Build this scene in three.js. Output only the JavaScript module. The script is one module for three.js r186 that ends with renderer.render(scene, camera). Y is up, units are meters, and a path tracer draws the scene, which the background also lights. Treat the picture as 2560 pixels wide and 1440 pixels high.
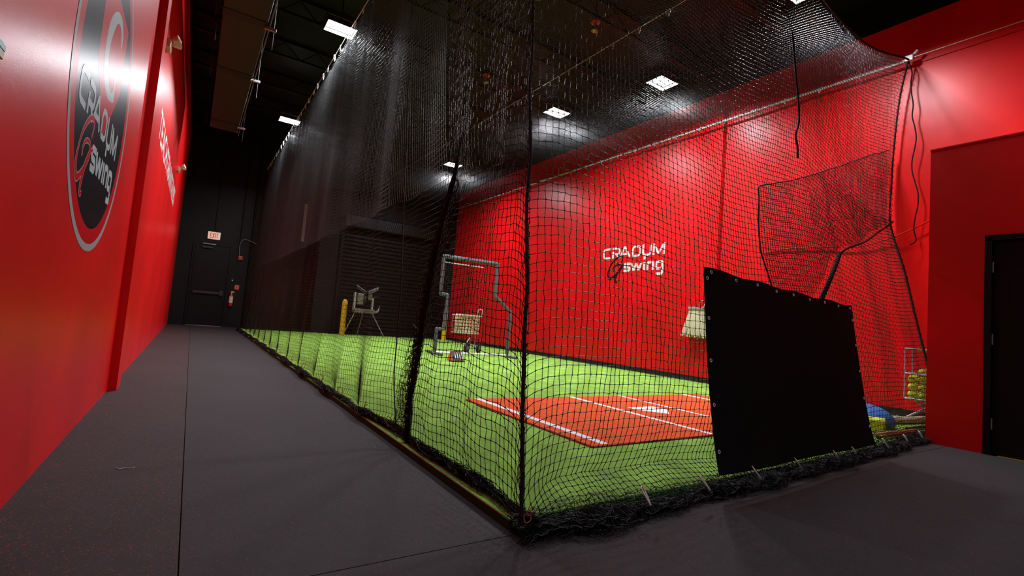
import * as THREE from 'three';
import { RectAreaLightUniformsLib } from 'three/addons/lights/RectAreaLightUniformsLib.js';
import { RoundedBoxGeometry } from 'three/addons/geometries/RoundedBoxGeometry.js';
import { mergeGeometries } from 'three/addons/utils/BufferGeometryUtils.js';

// ---------------------------------------------------------------- camera, light, exposure
const scene = new THREE.Scene();
scene.background = new THREE.Color(0x000000);
const camera = new THREE.PerspectiveCamera(61.02, 2560 / 1440, 0.05, 60);
camera.position.set(0, 0.847, 0);
camera.rotation.order = 'YXZ';
camera.rotation.set(0.07054, -0.577, 0.08044);
scene.add(camera);
const renderer = new THREE.WebGLRenderer({ antialias: true });
renderer.toneMapping = THREE.LinearToneMapping;
renderer.toneMappingExposure = 2.15;
renderer.shadowMap.enabled = true;
RectAreaLightUniformsLib.init();
const LAMP_Y = 5.3, LAMP_LIGHT = 290, LAMP_COLOR = 0xf6f9ff, LAMP_W = 0.42, LAMP_D = 0.32;
const LAMPS = [
  [5.9, -7.9, 'square flood light on the black ceiling above the stepped screen, between two brighter ones', 0.92],
  [6.49, -5.68, 'square flood light on the ceiling nearest the red wall with the white lettering', 0.82],
  [1.52, -7.9, 'largest square flood light, above the near end of the clip line over the walkway'],
  [1.52, -12.7, 'second flood light along the clip line over the walkway, towards the exit door', 0.8],
  [5.9, -12.7, 'smallest and farthest square flood light, low over the far black wall'],
  [5.9, -3.05, 'square flood light just above the top of the front net'],
  [1.9, 2.7, 'added dim fill light behind the camera, over the walkway', 0.42],  // added fill lamp, unseen behind the camera, for neutral light on the walkway
];

// ---------------------------------------------------------------- helpers
function rng(seed) { let a = seed >>> 0; return () => { a = (a + 0x6D2B79F5) | 0; let t = Math.imul(a ^ (a >>> 15), 1 | a); t = (t + Math.imul(t ^ (t >>> 7), 61 | t)) ^ t; return ((t ^ (t >>> 14)) >>> 0) / 4294967296; }; }
const R = rng(7);
const ORD = ['first', 'second', 'third', 'fourth', 'fifth', 'sixth', 'seventh', 'eighth', 'ninth', 'tenth', 'eleventh', 'twelfth', 'thirteenth', 'fourteenth', 'fifteenth', 'sixteenth', 'seventeenth', 'eighteenth', 'nineteenth', 'twentieth', 'twenty-first', 'twenty-second', 'twenty-third', 'twenty-fourth', 'twenty-fifth', 'twenty-sixth'];
const lerp = (a, b, t) => a + (b - a) * t, clamp = (x, a, b) => Math.max(a, Math.min(b, x));
function interp(x, X, Y) { if (x <= X[0]) return Y[0]; for (let i = 1; i < X.length; i++) if (x <= X[i]) return lerp(Y[i - 1], Y[i], (x - X[i - 1]) / (X[i] - X[i - 1])); return Y[Y.length - 1]; }
const used = new Map();
function numbered(n) { const b = n.replace(/_\d{3}$/, ''); const k = used.get(b) || 0; used.set(b, k + 1); return k ? `${b}_${String(k).padStart(3, '0')}` : b; }
function shade(m) { m.castShadow = m.receiveShadow = true; return m; }
function uvm(g) {   // uv in metres from the dominant axis of each face
  g = g.index ? g.toNonIndexed() : g; const p = g.attributes.position, uv = new Float32Array(p.count * 2);
  const a = new THREE.Vector3(), b = new THREE.Vector3(), c = new THREE.Vector3();
  for (let i = 0; i < p.count; i += 3) {
    a.fromBufferAttribute(p, i); b.fromBufferAttribute(p, i + 1).sub(a); c.fromBufferAttribute(p, i + 2).sub(a); b.cross(c);
    const ax = Math.abs(b.x), ay = Math.abs(b.y), az = Math.abs(b.z);
    for (let k = i; k < i + 3; k++) {
      const x = p.getX(k), y = p.getY(k), z = p.getZ(k);
      uv[2 * k] = ax > ay && ax > az ? z : x; uv[2 * k + 1] = ay > ax && ay > az ? z : y;
    }
  }
  g.setAttribute('uv', new THREE.BufferAttribute(uv, 2)); return g;
}
function box(x0, x1, y0, y1, z0, z1) { const g = new THREE.BoxGeometry(Math.abs(x1 - x0), Math.abs(y1 - y0), Math.abs(z1 - z0)); g.translate((x0 + x1) / 2, (y0 + y1) / 2, (z0 + z1) / 2); return uvm(g); }
function rbox(x0, x1, y0, y1, z0, z1, r = 0.01) { const g = new RoundedBoxGeometry(Math.abs(x1 - x0), Math.abs(y1 - y0), Math.abs(z1 - z0), 2, r); g.translate((x0 + x1) / 2, (y0 + y1) / 2, (z0 + z1) / 2); return uvm(g); }
function cyl(a, b, r0, r1 = r0, seg = 12) {
  const A = new THREE.Vector3(...a), B = new THREE.Vector3(...b), d = B.clone().sub(A), g = new THREE.CylinderGeometry(r1, r0, d.length(), seg);
  g.applyQuaternion(new THREE.Quaternion().setFromUnitVectors(new THREE.Vector3(0, 1, 0), d.normalize())); g.translate((A.x + B.x) / 2, (A.y + B.y) / 2, (A.z + B.z) / 2); return g;
}
function tube(pts, r, seg = 40, rad = 8, closed = false) { return new THREE.TubeGeometry(new THREE.CatmullRomCurve3(pts.map(p => new THREE.Vector3(...p)), closed, 'catmullrom', 0.5), seg, r, rad, closed); }
function straight(pts, r, rad = 8) {   // pieces with ball joints
  const gs = []; for (let i = 1; i < pts.length; i++) gs.push(cyl(pts[i - 1], pts[i], r, r, rad));
  for (const p of pts) { const s = new THREE.SphereGeometry(r, rad, 6); s.translate(...p); gs.push(s); } return merge(gs);
}
function merge(gs) { return mergeGeometries(gs.map(g => { const h = g.index ? g.toNonIndexed() : g; for (const k of Object.keys(h.attributes)) if (!['position', 'normal', 'uv'].includes(k)) h.deleteAttribute(k); if (!h.attributes.uv) h.setAttribute('uv', new THREE.BufferAttribute(new Float32Array(h.attributes.position.count * 2), 2)); if (!h.attributes.normal) h.computeVertexNormals(); return h; })); }
function mesh(name, geo, mat, parent = scene) { const m = shade(new THREE.Mesh(Array.isArray(geo) ? merge(geo) : geo, mat)); m.name = parent === scene ? numbered(name) : name; parent.add(m); return m; }
function tag(o, label, category, group) { o.userData.label = label; o.userData.category = category; if (group) o.userData.group = group; return o; }
function thing(name, label, category, pos = [0, 0, 0], turn = 0, group) { const o = new THREE.Group(); o.name = numbered(name); o.position.set(...pos); o.rotation.y = turn; scene.add(o); return tag(o, label, category, group); }
function struct(name, geo, mat, parent = scene) { const m = shade(new THREE.Mesh(Array.isArray(geo) ? merge(geo) : geo, mat)); m.name = name; parent.add(m); if (parent === scene) m.userData.kind = 'structure'; return m; }
function extrude(pts, depth, bevel = 0) { const s = new THREE.Shape(pts.map(p => new THREE.Vector2(p[0], p[1]))); return new THREE.ExtrudeGeometry(s, { depth, bevelEnabled: bevel > 0, bevelSize: bevel, bevelThickness: bevel, bevelSegments: 2, curveSegments: 24 }); }

// ---------------------------------------------------------------- textures and materials
function noiseTex(n, seed, fn, srgb) {
  const r = rng(seed), d = new Uint8Array(n * n * 4);
  const lat = (k) => { const a = new Float32Array(k * k); for (let i = 0; i < a.length; i++) a[i] = r(); return (x, y) => { x = x * k; y = y * k; const i = Math.floor(x), j = Math.floor(y), u = x - i, v = y - j, s = u * u * (3 - 2 * u), t = v * v * (3 - 2 * v); const q = (a0, b0) => a[((b0 % k) * k) + (a0 % k)]; return lerp(lerp(q(i, j), q(i + 1, j), s), lerp(q(i, j + 1), q(i + 1, j + 1), s), t); }; };
  const N = { a: lat(4), b: lat(16), c: lat(64), d: lat(200), r };
  for (let j = 0; j < n; j++) for (let i = 0; i < n; i++) { const c = fn(i / n, j / n, N); const o = (j * n + i) * 4; d[o] = clamp(c[0], 0, 255); d[o + 1] = clamp(c[1], 0, 255); d[o + 2] = clamp(c[2], 0, 255); d[o + 3] = 255; }
  const t = new THREE.DataTexture(d, n, n, THREE.RGBAFormat); t.wrapS = t.wrapT = THREE.RepeatWrapping; t.magFilter = THREE.LinearFilter; t.minFilter = THREE.LinearMipmapLinearFilter; t.generateMipmaps = true;
  if (srgb) t.colorSpace = THREE.SRGBColorSpace; t.needsUpdate = true; return t;
}
const rep = (t, s) => { const c = t.clone(); c.repeat.set(1 / s, 1 / s); c.needsUpdate = true; return c; };
const g3 = v => [v, v, v];
const grainT = noiseTex(512, 11, (u, v, N) => g3(90 * N.d(u, v) + 80 * N.c(u, v) + 85 * N.r()));
const softT = noiseTex(512, 12, (u, v, N) => g3(70 * N.a(u, v) + 70 * N.b(u, v) + 70 * N.c(u, v) + 20 * N.r()));
const rubberT = noiseTex(2048, 13, (u, v, N) => { const k = 0.80 + 0.16 * N.a(u, v) + 0.1 * N.c(u, v) + 0.16 * N.r(); return [48 * k, 39 * k, 40 * k]; }, true);
const rubberT2 = noiseTex(2048, 17, (u, v, N) => { const k = 0.80 + 0.16 * N.a(u, v) + 0.1 * N.c(u, v) + 0.2 * N.r(); return [43.5 * k, 41 * k, 42.5 * k]; }, true);
for (const [tex, count, share, seed] of [[rubberT, 17000, 0.7, 5], [rubberT2, 12000, 0.22, 6]]) { // coloured chips of the rubber: short irregular flakes
  const d = tex.image.data, n = 2048, r = rng(seed);
  for (let q = 0; q < count; q++) { const red = r() < share, L = 0.8 + r() * (red ? 3.0 : 1.4), W = 0.4 + r() * 0.7, a = r() * 3.14, cx = r() * n, cy = r() * n, dx = Math.cos(a), dy = Math.sin(a), t = 0.7 + 0.6 * r(); const c = red ? [142 * t, 42 * t, 38 * t] : [76 * t, 70 * t, 71 * t];
    for (let e = -L; e <= L; e += 0.5) for (let w = -W; w <= W; w += 0.5) { const x = ((Math.round(cx + dx * e - dy * w * (1 - e * e / (L * L))) % n) + n) % n, y = ((Math.round(cy + dy * e + dx * w) % n) + n) % n, o = (y * n + x) * 4; d[o] = c[0]; d[o + 1] = c[1]; d[o + 2] = c[2]; } }
}
const turfT = noiseTex(1024, 14, (u, v, N) => { const k = 0.72 + 0.22 * N.a(u, v) + 0.16 * N.c(u, v) + 0.34 * N.r(); const y = N.r(); return [(132 + 20 * y) * k, 190 * k, (88 - 14 * y) * k]; }, true);
const clayT = noiseTex(512, 15, (u, v, N) => { const k = 0.78 + 0.16 * N.b(u, v) + 0.22 * N.r(); return [232 * k, 94 * k, 48 * k]; }, true);
const redT = noiseTex(512, 16, (u, v, N) => { const k = 0.93 + 0.1 * N.a(u, v) + 0.04 * N.b(u, v); return [226 * k, 18 * k, 19 * k]; }, true);
const M = {};
const mat = (name, o) => { const m = new THREE.MeshPhysicalMaterial(o); m.name = name; M[name] = m; return m; };
const lin = (r, g, b) => new THREE.Color().setRGB(r, g, b);
mat('red_paint', { map: rep(redT, 2.2), roughness: 0.33, bumpMap: rep(softT, 0.3), bumpScale: 0.0003, specularIntensity: 0.55 });
mat('red_paint_dimmed', { map: rep(redT, 2.2), color: lin(0.68, 0.6, 0.6), roughness: 0.4, bumpMap: rep(softT, 0.3), bumpScale: 0.0003, specularIntensity: 0.4 });  // same wall red, darkened to keep the partition dim under the added lamp
mat('black_paint', { color: lin(0.0045, 0.004, 0.0045), specularIntensity: 0.4, roughness: 0.5, bumpMap: rep(softT, 0.4), bumpScale: 0.002 });
mat('black_door', { color: lin(0.004, 0.0035, 0.004), specularIntensity: 0.4, roughness: 0.42 });
mat('rubber', { map: rep(rubberT, 2.0), roughness: 0.74, bumpMap: rep(grainT, 0.25), bumpScale: 0.0012, specularIntensity: 0.6 });
mat('rubber_grey', { map: rep(rubberT2, 2.0), roughness: 0.74, bumpMap: rep(grainT, 0.25), bumpScale: 0.0012, specularIntensity: 0.6 });
mat('slab', { color: lin(0.03, 0.03, 0.03), roughness: 0.9 });
mat('turf', { map: rep(turfT, 0.55), roughness: 0.9, bumpMap: rep(grainT, 0.12), bumpScale: 0.006, specularIntensity: 0.3 });
mat('turf_edge', { color: lin(0.012, 0.2, 0.01), roughness: 0.9, bumpMap: rep(grainT, 0.1), bumpScale: 0.003 });
mat('turf_backing', { color: lin(0.22, 0.06, 0.03), roughness: 0.9 });
mat('clay_mat', { map: rep(clayT, 0.4), roughness: 0.92, bumpMap: rep(grainT, 0.12), bumpScale: 0.003, specularIntensity: 0.3 });
mat('white_line', { color: lin(0.8, 0.8, 0.8), roughness: 0.85, bumpMap: rep(grainT, 0.12), bumpScale: 0.002 });
mat('cord', { color: lin(0.0030, 0.0042, 0.0040), roughness: 0.5, specularIntensity: 0.7 });
mat('rope', { color: lin(0.005, 0.005, 0.006), roughness: 0.65, specularIntensity: 0.5 });
mat('packed', { color: lin(0.0016, 0.0022, 0.0018), roughness: 1, specularIntensity: 0.1 });
mat('vinyl', { color: lin(0.002, 0.002, 0.0022), roughness: 0.8, bumpMap: rep(grainT, 0.05), bumpScale: 0.0006, specularIntensity: 0.35 });
mat('steel', { color: lin(0.80, 0.81, 0.83), roughness: 0.3, metalness: 0.25 });
mat('tube_steel', { color: lin(0.42, 0.44, 0.45), roughness: 0.35, metalness: 0.5 });
mat('cable', { color: lin(0.5, 0.5, 0.5), roughness: 0.4, metalness: 0.8 });
mat('dull_steel', { color: lin(0.30, 0.30, 0.31), roughness: 0.5, metalness: 0.5 });
mat('dark_steel', { color: lin(0.10, 0.10, 0.105), roughness: 0.5, metalness: 0.5 });
mat('pad_grey', { color: lin(0.075, 0.085, 0.095), roughness: 0.42, bumpMap: rep(softT, 0.3), bumpScale: 0.004 });
mat('yellow', { color: lin(0.80, 0.46, 0.01), roughness: 0.5 });
mat('baseball', { color: lin(0.74, 0.64, 0.46), roughness: 0.7, bumpMap: rep(softT, 0.05), bumpScale: 0.001 });
mat('softball', { color: lin(0.72, 0.85, 0.03), roughness: 0.6 });
mat('cream', { color: lin(0.66, 0.60, 0.40), roughness: 0.85, bumpMap: rep(grainT, 0.1), bumpScale: 0.003 });
mat('foam_yellow', { color: lin(0.55, 0.60, 0.03), roughness: 0.8 });
mat('blue', { color: lin(0.02, 0.15, 0.45), roughness: 0.5 });
mat('black_plastic', { color: lin(0.012, 0.012, 0.013), roughness: 0.4 });
mat('white_plastic', { color: lin(0.62, 0.58, 0.5), roughness: 0.5 });
mat('sign_white', { color: lin(0.75, 0.72, 0.62), roughness: 0.5, emissive: lin(0.5, 0.46, 0.36), emissiveIntensity: 0.3 });
mat('sign_red', { color: lin(0.7, 0.03, 0.01), roughness: 0.5, emissive: lin(0.7, 0.04, 0.01), emissiveIntensity: 0.25 });
mat('signal_red', { color: lin(0.45, 0.012, 0.012), roughness: 0.4 });
mat('extinguisher', { color: lin(0.5, 0.02, 0.01), roughness: 0.3 });
mat('label_paper', { color: lin(0.6, 0.55, 0.4), roughness: 0.6 });
mat('brass', { color: lin(0.55, 0.38, 0.12), roughness: 0.4, metalness: 0.8 });
mat('orange', { color: lin(0.75, 0.10, 0.02), roughness: 0.5 });
mat('tie_orange', { color: lin(0.34, 0.09, 0.05), roughness: 0.5 });
mat('decal_red', { color: lin(0.62, 0.004, 0.012), roughness: 0.34, specularIntensity: 0.25 });
mat('decal_black', { color: lin(0.008, 0.006, 0.011), roughness: 0.33, specularIntensity: 0.28 });
mat('decal_grey', { color: lin(0.40, 0.42, 0.44), roughness: 0.34, specularIntensity: 0.25 });
mat('decal_pale', { color: lin(0.52, 0.62, 0.66), roughness: 0.34, specularIntensity: 0.25 });
mat('decal_white', { color: lin(0.8, 0.8, 0.78), roughness: 0.35 });
mat('duct', { color: lin(0.010, 0.010, 0.0105), roughness: 0.55 });
mat('machine_grey', { color: lin(0.13, 0.12, 0.085), roughness: 0.5, metalness: 0.2 });
mat('teal', { color: lin(0.05, 0.35, 0.4), roughness: 0.4 });
mat('wood_bat', { color: lin(0.42, 0.24, 0.09), roughness: 0.45 });
mat('lamp_glow', { color: 0x222222, roughness: 0.5, emissive: lin(1, 1, 1), emissiveIntensity: 3 });

// ---------------------------------------------------------------- room shell
const XL = -0.51, XR = 7.95, ZF = -17.6, ZC = -16.3, ZB = 3.6, TOP = 6.0, RED = 5.5;
struct('floor', box(-0.7, 8.15, -0.2, -0.012, -17.8, 3.8), M.slab);
const floorRoot = scene.getObjectByName('floor');
struct('rubber_mat', box(XL, 0.054, -0.012, 0, ZF, ZB), M.rubber, floorRoot);
struct('rubber_mat', box(0.058, 1.3, -0.012, 0, ZF, -1.656), M.rubber_grey, floorRoot);
struct('rubber_mat', box(0.058, 6.18, -0.012, 0, -1.651, ZB), M.rubber_grey, floorRoot);
struct('rubber_mat', box(1.304, 7.95, -0.012, 0, -2.1, -1.656), M.rubber_grey, floorRoot);
struct('ceiling', box(-0.7, 8.15, TOP, TOP + 0.15, -17.8, 3.8), M.black_paint);
const ceil = scene.getObjectByName('ceiling');
for (let k = 0; k < 13; k++) { const z = -16.8 + k * 1.6; struct('joist', [box(XL, XR, TOP - 0.34, TOP - 0.3, z - 0.05, z + 0.05), box(XL, XR, TOP - 0.05, TOP, z - 0.05, z + 0.05), ...Array.from({ length: 14 }, (_, i) => cyl([XL + i * 0.6 + 0.03, TOP - 0.3, z], [XL + i * 0.6 + 0.33, TOP - 0.04, z], 0.012, 0.012, 6)), ...Array.from({ length: 14 }, (_, i) => cyl([XL + i * 0.6 + 0.33, TOP - 0.04, z], [XL + Math.min(i * 0.6 + 0.63, 8.4), TOP - 0.3, z], 0.012, 0.012, 6))], M.black_door, ceil); }
struct('wall_left', [box(XL - 0.15, XL, 0, RED, ZF - 0.15, ZB + 0.15)], M.red_paint);
const wallL = scene.getObjectByName('wall_left');
struct('upper_band', box(XL - 0.15, XL, RED, TOP, ZF - 0.15, ZB + 0.15), M.black_paint, wallL);
struct('pilaster', box(XL, -0.45, 0, RED, -5.62, -5.35), M.red_paint, wallL);
struct('wall_right', [box(XR, XR + 0.15, 0, RED, ZF - 0.15, -5.42), box(XR, XR + 0.15, 0, RED, -5.35, ZB + 0.15), box(XR + 0.09, XR + 0.15, 0, RED, -5.43, -5.34)], M.red_paint);
const wallR = scene.getObjectByName('wall_right');
struct('upper_band', box(XR, XR + 0.15, RED, TOP, ZF - 0.15, ZB + 0.15), M.black_paint, wallR);
struct('joint_strip', box(XR - 0.006, XR, 0, RED, -5.46, -5.42), M.red_paint, wallR);
struct('baseboard_right', box(XR - 0.014, XR, 0.0, 0.13, ZC, -1.98), M.black_plastic);
struct('wall_far', [box(XL, 3.2, 0, TOP, ZF - 0.15, ZF), box(3.05, 3.2, 0, TOP, ZF, ZC), box(3.05, XR, 0, TOP, ZC - 0.15, ZC)], M.black_paint);
struct('wall_back', box(XL - 0.15, XR + 0.15, 0, TOP, ZB, ZB + 0.15), M.black_paint);
// red storage room at the right: a partition with a door opening
{
  const X0 = 6.18;
  const zs = -1.82, d0 = -1.40, d1 = -0.44, H = 2.95;
  struct('wall_partition', [box(X0, X0 + 0.12, 0, H, zs, d0), box(X0, X0 + 0.12, 2.02, H, d0, d1), box(X0, X0 + 0.12, 0, H, d1, ZB), box(X0 + 0.12, XR, 0, H, zs, zs + 0.12), box(X0 + 0.12, XR, H - 0.1, H, zs + 0.12, ZB)], M.red_paint_dimmed);
  struct('trim_1', box(X0 - 0.004, X0 + 0.1, H, H + 0.012, zs - 0.004, ZB), M.red_paint_dimmed);
  const fr = struct('door_1', [box(X0 - 0.012, X0 + 0.12, 0, 2.02, d0, d0 + 0.05), box(X0 - 0.012, X0 + 0.12, 0, 2.02, d1 - 0.05, d1), box(X0 - 0.012, X0 + 0.12, 1.97, 2.02, d0, d1)], M.black_door);
  mesh('door_leaf', rbox(X0 + 0.02, X0 + 0.06, 0.012, 1.968, d0 + 0.053, d1 - 0.053, 0.004), M.black_door, fr);
  for (const y of [0.28, 1.05, 1.72]) mesh('hinge', cyl([X0 + 0.012, y - 0.05, d0 + 0.053], [X0 + 0.012, y + 0.05, d0 + 0.053], 0.007), M.dull_steel, fr);
  mesh('handle', [cyl([X0 + 0.02, 1.0, d1 - 0.12], [X0 - 0.05, 1.0, d1 - 0.12], 0.011), cyl([X0 - 0.05, 1.0, d1 - 0.12], [X0 - 0.05, 1.0, d1 - 0.24], 0.009)], M.dull_steel, fr);
  mesh('threshold', box(X0 - 0.03, X0 + 0.1, 0, 0.008, d0 + 0.1, d1 - 0.05), M.brass, fr);
}
// exit door in the far black wall
{
  const x0 = -0.06, x1 = 0.86, y1 = 2.47, z = ZF;
  const d = struct('door_2', [box(x0 - 0.06, x0, 0, y1 + 0.07, z, z + 0.05), box(x1, x1 + 0.06, 0, y1 + 0.07, z, z + 0.05), box(x0, x1, y1, y1 + 0.07, z, z + 0.05)], M.black_door);
  mesh('door_leaf', rbox(x0 + 0.004, x1 - 0.004, 0.015, y1 - 0.004, z, z + 0.03, 0.004), M.black_door, d);
  mesh('push_bar', [rbox(x0 + 0.06, x1 - 0.08, 0.97, 1.05, z + 0.05, z + 0.09, 0.012), rbox(x1 - 0.16, x1 - 0.06, 0.93, 1.09, z + 0.03, z + 0.1, 0.012)], M.black_plastic, d);
  mesh('door_closer', [rbox(0.1, 0.4, 2.36, 2.43, z + 0.03, z + 0.09, 0.01)], M.black_plastic, d);
  mesh('closer_arm', [cyl([0.13, 2.5, z + 0.09], [0.46, 2.49, z + 0.14], 0.011)], M.steel, d);
  mesh('door_sweep', box(x0, x1, 0.002, 0.014, z + 0.03, z + 0.05), M.dull_steel, d);
}
// ---------------------------------------------------------------- artificial turf and home plate mat
{
  const F = [[1.19, -1.70], [2.6, -1.73], [4.6, -1.79], [6.2, -1.93], [7.934, -2.14]], back = ZC + 0.02;
  const ex = extrude([[1.19, -back], ...[[7.934, -back], ...F.slice().reverse().map(p => [p[0], -p[1]])]], 0.034); ex.rotateX(-Math.PI / 2); ex.translate(0, 0.006, 0);
  const t = struct('turf_field', uvm(ex), M.turf); t.userData.label = 'bright green artificial turf';
  struct('turf_edge', [box(1.184, 1.19, 0, 0.037, back, -1.70), ...F.slice(1).map((p, k) => { const q = F[k], L = Math.hypot(p[0] - q[0], p[1] - q[1]), g = box(0, L, 0, 0.037, 0, 0.006); g.rotateY(-Math.atan2(p[1] - q[1], p[0] - q[0])); g.translate(q[0], 0, q[1]); return g; })], M.turf_edge, t);
  struct('turf_backing', box(1.183, 1.188, 0.036, 0.0405, -4.2, -1.76), M.turf_backing, t);
  const m = thing('home_plate_mat', 'orange clay coloured batting mat with white box lines, lying on the green turf', 'mat', [2.38, 0.04, -2.5]);
  const W = 3.68, D = 1.84;
  const base = rbox(0, W, 0, 0.016, -D, 0, 0.006);
  mesh('mat_base', base, M.clay_mat, m);
  for (const x of [[0.10, 0.168], [1.325, 1.385], [2.118, 2.165], [3.33, 3.4]]) mesh('box_line', box(x[0], x[1], 0.0155, 0.0178, -D + 0.006, -0.012), M.white_line, m);
  const s = extrude([[1.56, 1.155], [1.955, 1.155], [1.97, 0.97], [1.757, 0.77], [1.56, 0.955 + 0.08]], 0.0025); s.rotateX(-Math.PI / 2); s.translate(0, 0.0155, 0);
  mesh('home_plate', uvm(s), M.white_line, m);
}

// ---------------------------------------------------------------- lamps
const lampProto = (() => {
  const g = new THREE.Group();
  mesh('housing', [rbox(-LAMP_W / 2 - 0.03, LAMP_W / 2 + 0.03, 0.02, 0.12, -LAMP_D / 2 - 0.03, LAMP_D / 2 + 0.03, 0.02), ...Array.from({ length: 7 }, (_, i) => box(-0.2 + i * 0.066, -0.19 + i * 0.066, 0.12, 0.16, -0.14, 0.14)), box(-LAMP_W / 2 - 0.02, -LAMP_W / 2 - 0.008, -0.06, 0.03, -LAMP_D / 2 - 0.02, LAMP_D / 2 + 0.02), box(LAMP_W / 2 + 0.008, LAMP_W / 2 + 0.02, -0.06, 0.03, -LAMP_D / 2 - 0.02, LAMP_D / 2 + 0.02), box(-LAMP_W / 2 - 0.01, LAMP_W / 2 + 0.01, -0.06, 0.03, -LAMP_D / 2 - 0.02, -LAMP_D / 2 - 0.008), box(-LAMP_W / 2 - 0.01, LAMP_W / 2 + 0.01, -0.06, 0.03, LAMP_D / 2 + 0.008, LAMP_D / 2 + 0.02)], M.black_plastic, g);
  mesh('diffuser', rbox(-LAMP_W / 2, LAMP_W / 2, 0.0, 0.03, -LAMP_D / 2, LAMP_D / 2, 0.006), M.lamp_glow, g);
  mesh('stem', cyl([0, 0.12, 0], [0, 0.72, 0], 0.012), M.black_plastic, g);
  return g;
})();
LAMPS.forEach(([x, z, label, dim = 1]) => {
  const o = lampProto.clone(); o.name = numbered('flood_light'); o.position.set(x, LAMP_Y, z); scene.add(o);
  tag(o, label, 'ceiling light', 'square flood lights under the black ceiling');
  const L = new THREE.RectAreaLight(LAMP_COLOR, LAMP_LIGHT * dim, LAMP_W, LAMP_D); L.name = 'lamp_light'; L.position.set(0, -0.006, 0); L.rotation.x = -Math.PI / 2; o.add(L);
});

// ---------------------------------------------------------------- nets
// knots P(i, j) -> [x, y, z]; cords are three-sided rods between knots
function netGeo(P, nu, nv, r, skip) {
  const K = (i, j) => 3 * (j * (nu + 1) + i), kn = new Float32Array(3 * (nu + 1) * (nv + 1)), on = new Uint8Array((nu + 1) * (nv + 1));
  for (let j = 0; j <= nv; j++) for (let i = 0; i <= nu; i++) { const p = P(i, j); if (p) { kn.set(p, K(i, j)); on[K(i, j) / 3] = 1; } }
  const max = nu * (nv + 1) + nv * (nu + 1), pos = new Float32Array(max * 18), nor = new Float32Array(max * 18), idx = new Uint32Array(max * 18);
  let v = 0, f = 0;
  const seg = (a, b) => {
    if (!on[a / 3] || !on[b / 3]) return;
    let dx = kn[b] - kn[a], dy = kn[b + 1] - kn[a + 1], dz = kn[b + 2] - kn[a + 2]; const l = Math.hypot(dx, dy, dz); if (l < 1e-6 || l > 0.4) return; dx /= l; dy /= l; dz /= l;
    let px = dy * 0.31 - dz * 0.9, py = dz * 0.25 - dx * 0.31, pz = dx * 0.9 - dy * 0.25; let n = Math.hypot(px, py, pz); px /= n; py /= n; pz /= n;
    const qx = dy * pz - dz * py, qy = dz * px - dx * pz, qz = dx * py - dy * px, v0 = v / 3;
    for (const e of [a, b]) for (let k = 0; k < 3; k++) { const c = Math.cos(k * 2.0944), s = Math.sin(k * 2.0944), nx = px * c + qx * s, ny = py * c + qy * s, nz = pz * c + qz * s; pos[v] = kn[e] + nx * r; pos[v + 1] = kn[e + 1] + ny * r; pos[v + 2] = kn[e + 2] + nz * r; nor[v] = nx; nor[v + 1] = ny; nor[v + 2] = nz; v += 3; }
    for (let k = 0; k < 3; k++) { const a0 = v0 + k, a1 = v0 + (k + 1) % 3; idx[f++] = a0; idx[f++] = a1; idx[f++] = a0 + 3; idx[f++] = a1; idx[f++] = a1 + 3; idx[f++] = a0 + 3; }
  };
  for (let j = 0; j <= nv; j++) for (let i = 0; i <= nu; i++) { if (i < nu && !(skip && skip(i, j, 0))) seg(K(i, j), K(i + 1, j)); if (j < nv && !(skip && skip(i, j, 1))) seg(K(i, j), K(i, j + 1)); }
  const g = new THREE.BufferGeometry(); g.setAttribute('position', new THREE.BufferAttribute(pos.slice(0, v), 3)); g.setAttribute('normal', new THREE.BufferAttribute(nor.slice(0, v), 3)); g.setIndex(new THREE.BufferAttribute(idx.slice(0, f), 1)); return g;
}
function knots(P, nu, nv, r) {   // small hexagonal-ish lumps where cords cross
  const o = new THREE.OctahedronGeometry(r, 0), op = o.attributes.position, c = op.count, pos = new Float32Array((nu + 1) * (nv + 1) * c * 3); let v = 0;
  for (let j = 0; j <= nv; j++) for (let i = 0; i <= nu; i++) { const p = P(i, j); if (!p) continue; for (let k = 0; k < c; k++) { pos[v++] = p[0] + op.getX(k); pos[v++] = p[1] + op.getY(k); pos[v++] = p[2] + op.getZ(k); } }
  const g = new THREE.BufferGeometry(); g.setAttribute('position', new THREE.BufferAttribute(pos.slice(0, v), 3)); g.computeVertexNormals(); return g;
}
function wob(x, y, s) { return Math.sin(x * 3.1 + s) * 0.5 + Math.sin(x * 7.3 + y * 2.7 + s * 2.1) * 0.3 + Math.sin(y * 4.9 - x * 1.7 + s * 3.7) * 0.3; }
function jit(i, j, s) { let h = Math.imul(i + 17, 374761393) ^ Math.imul(j + 91, 668265263) ^ Math.imul(s + 3, 2246822519); h = Math.imul(h ^ (h >>> 13), 1274126177); return ((h ^ (h >>> 16)) >>> 0) / 2147483648 - 1; }
function netMesh(name, P, nu, nv, r, parent, knotR, skip) { const m = mesh(name, netGeo(P, nu, nv, r, skip), M.cord, parent); m.userData.kind = 'stuff'; if (knotR) { const k = mesh('knots', knots(P, nu, nv, knotR), M.cord, m); k.userData.kind = 'stuff'; } return m; }

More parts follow.
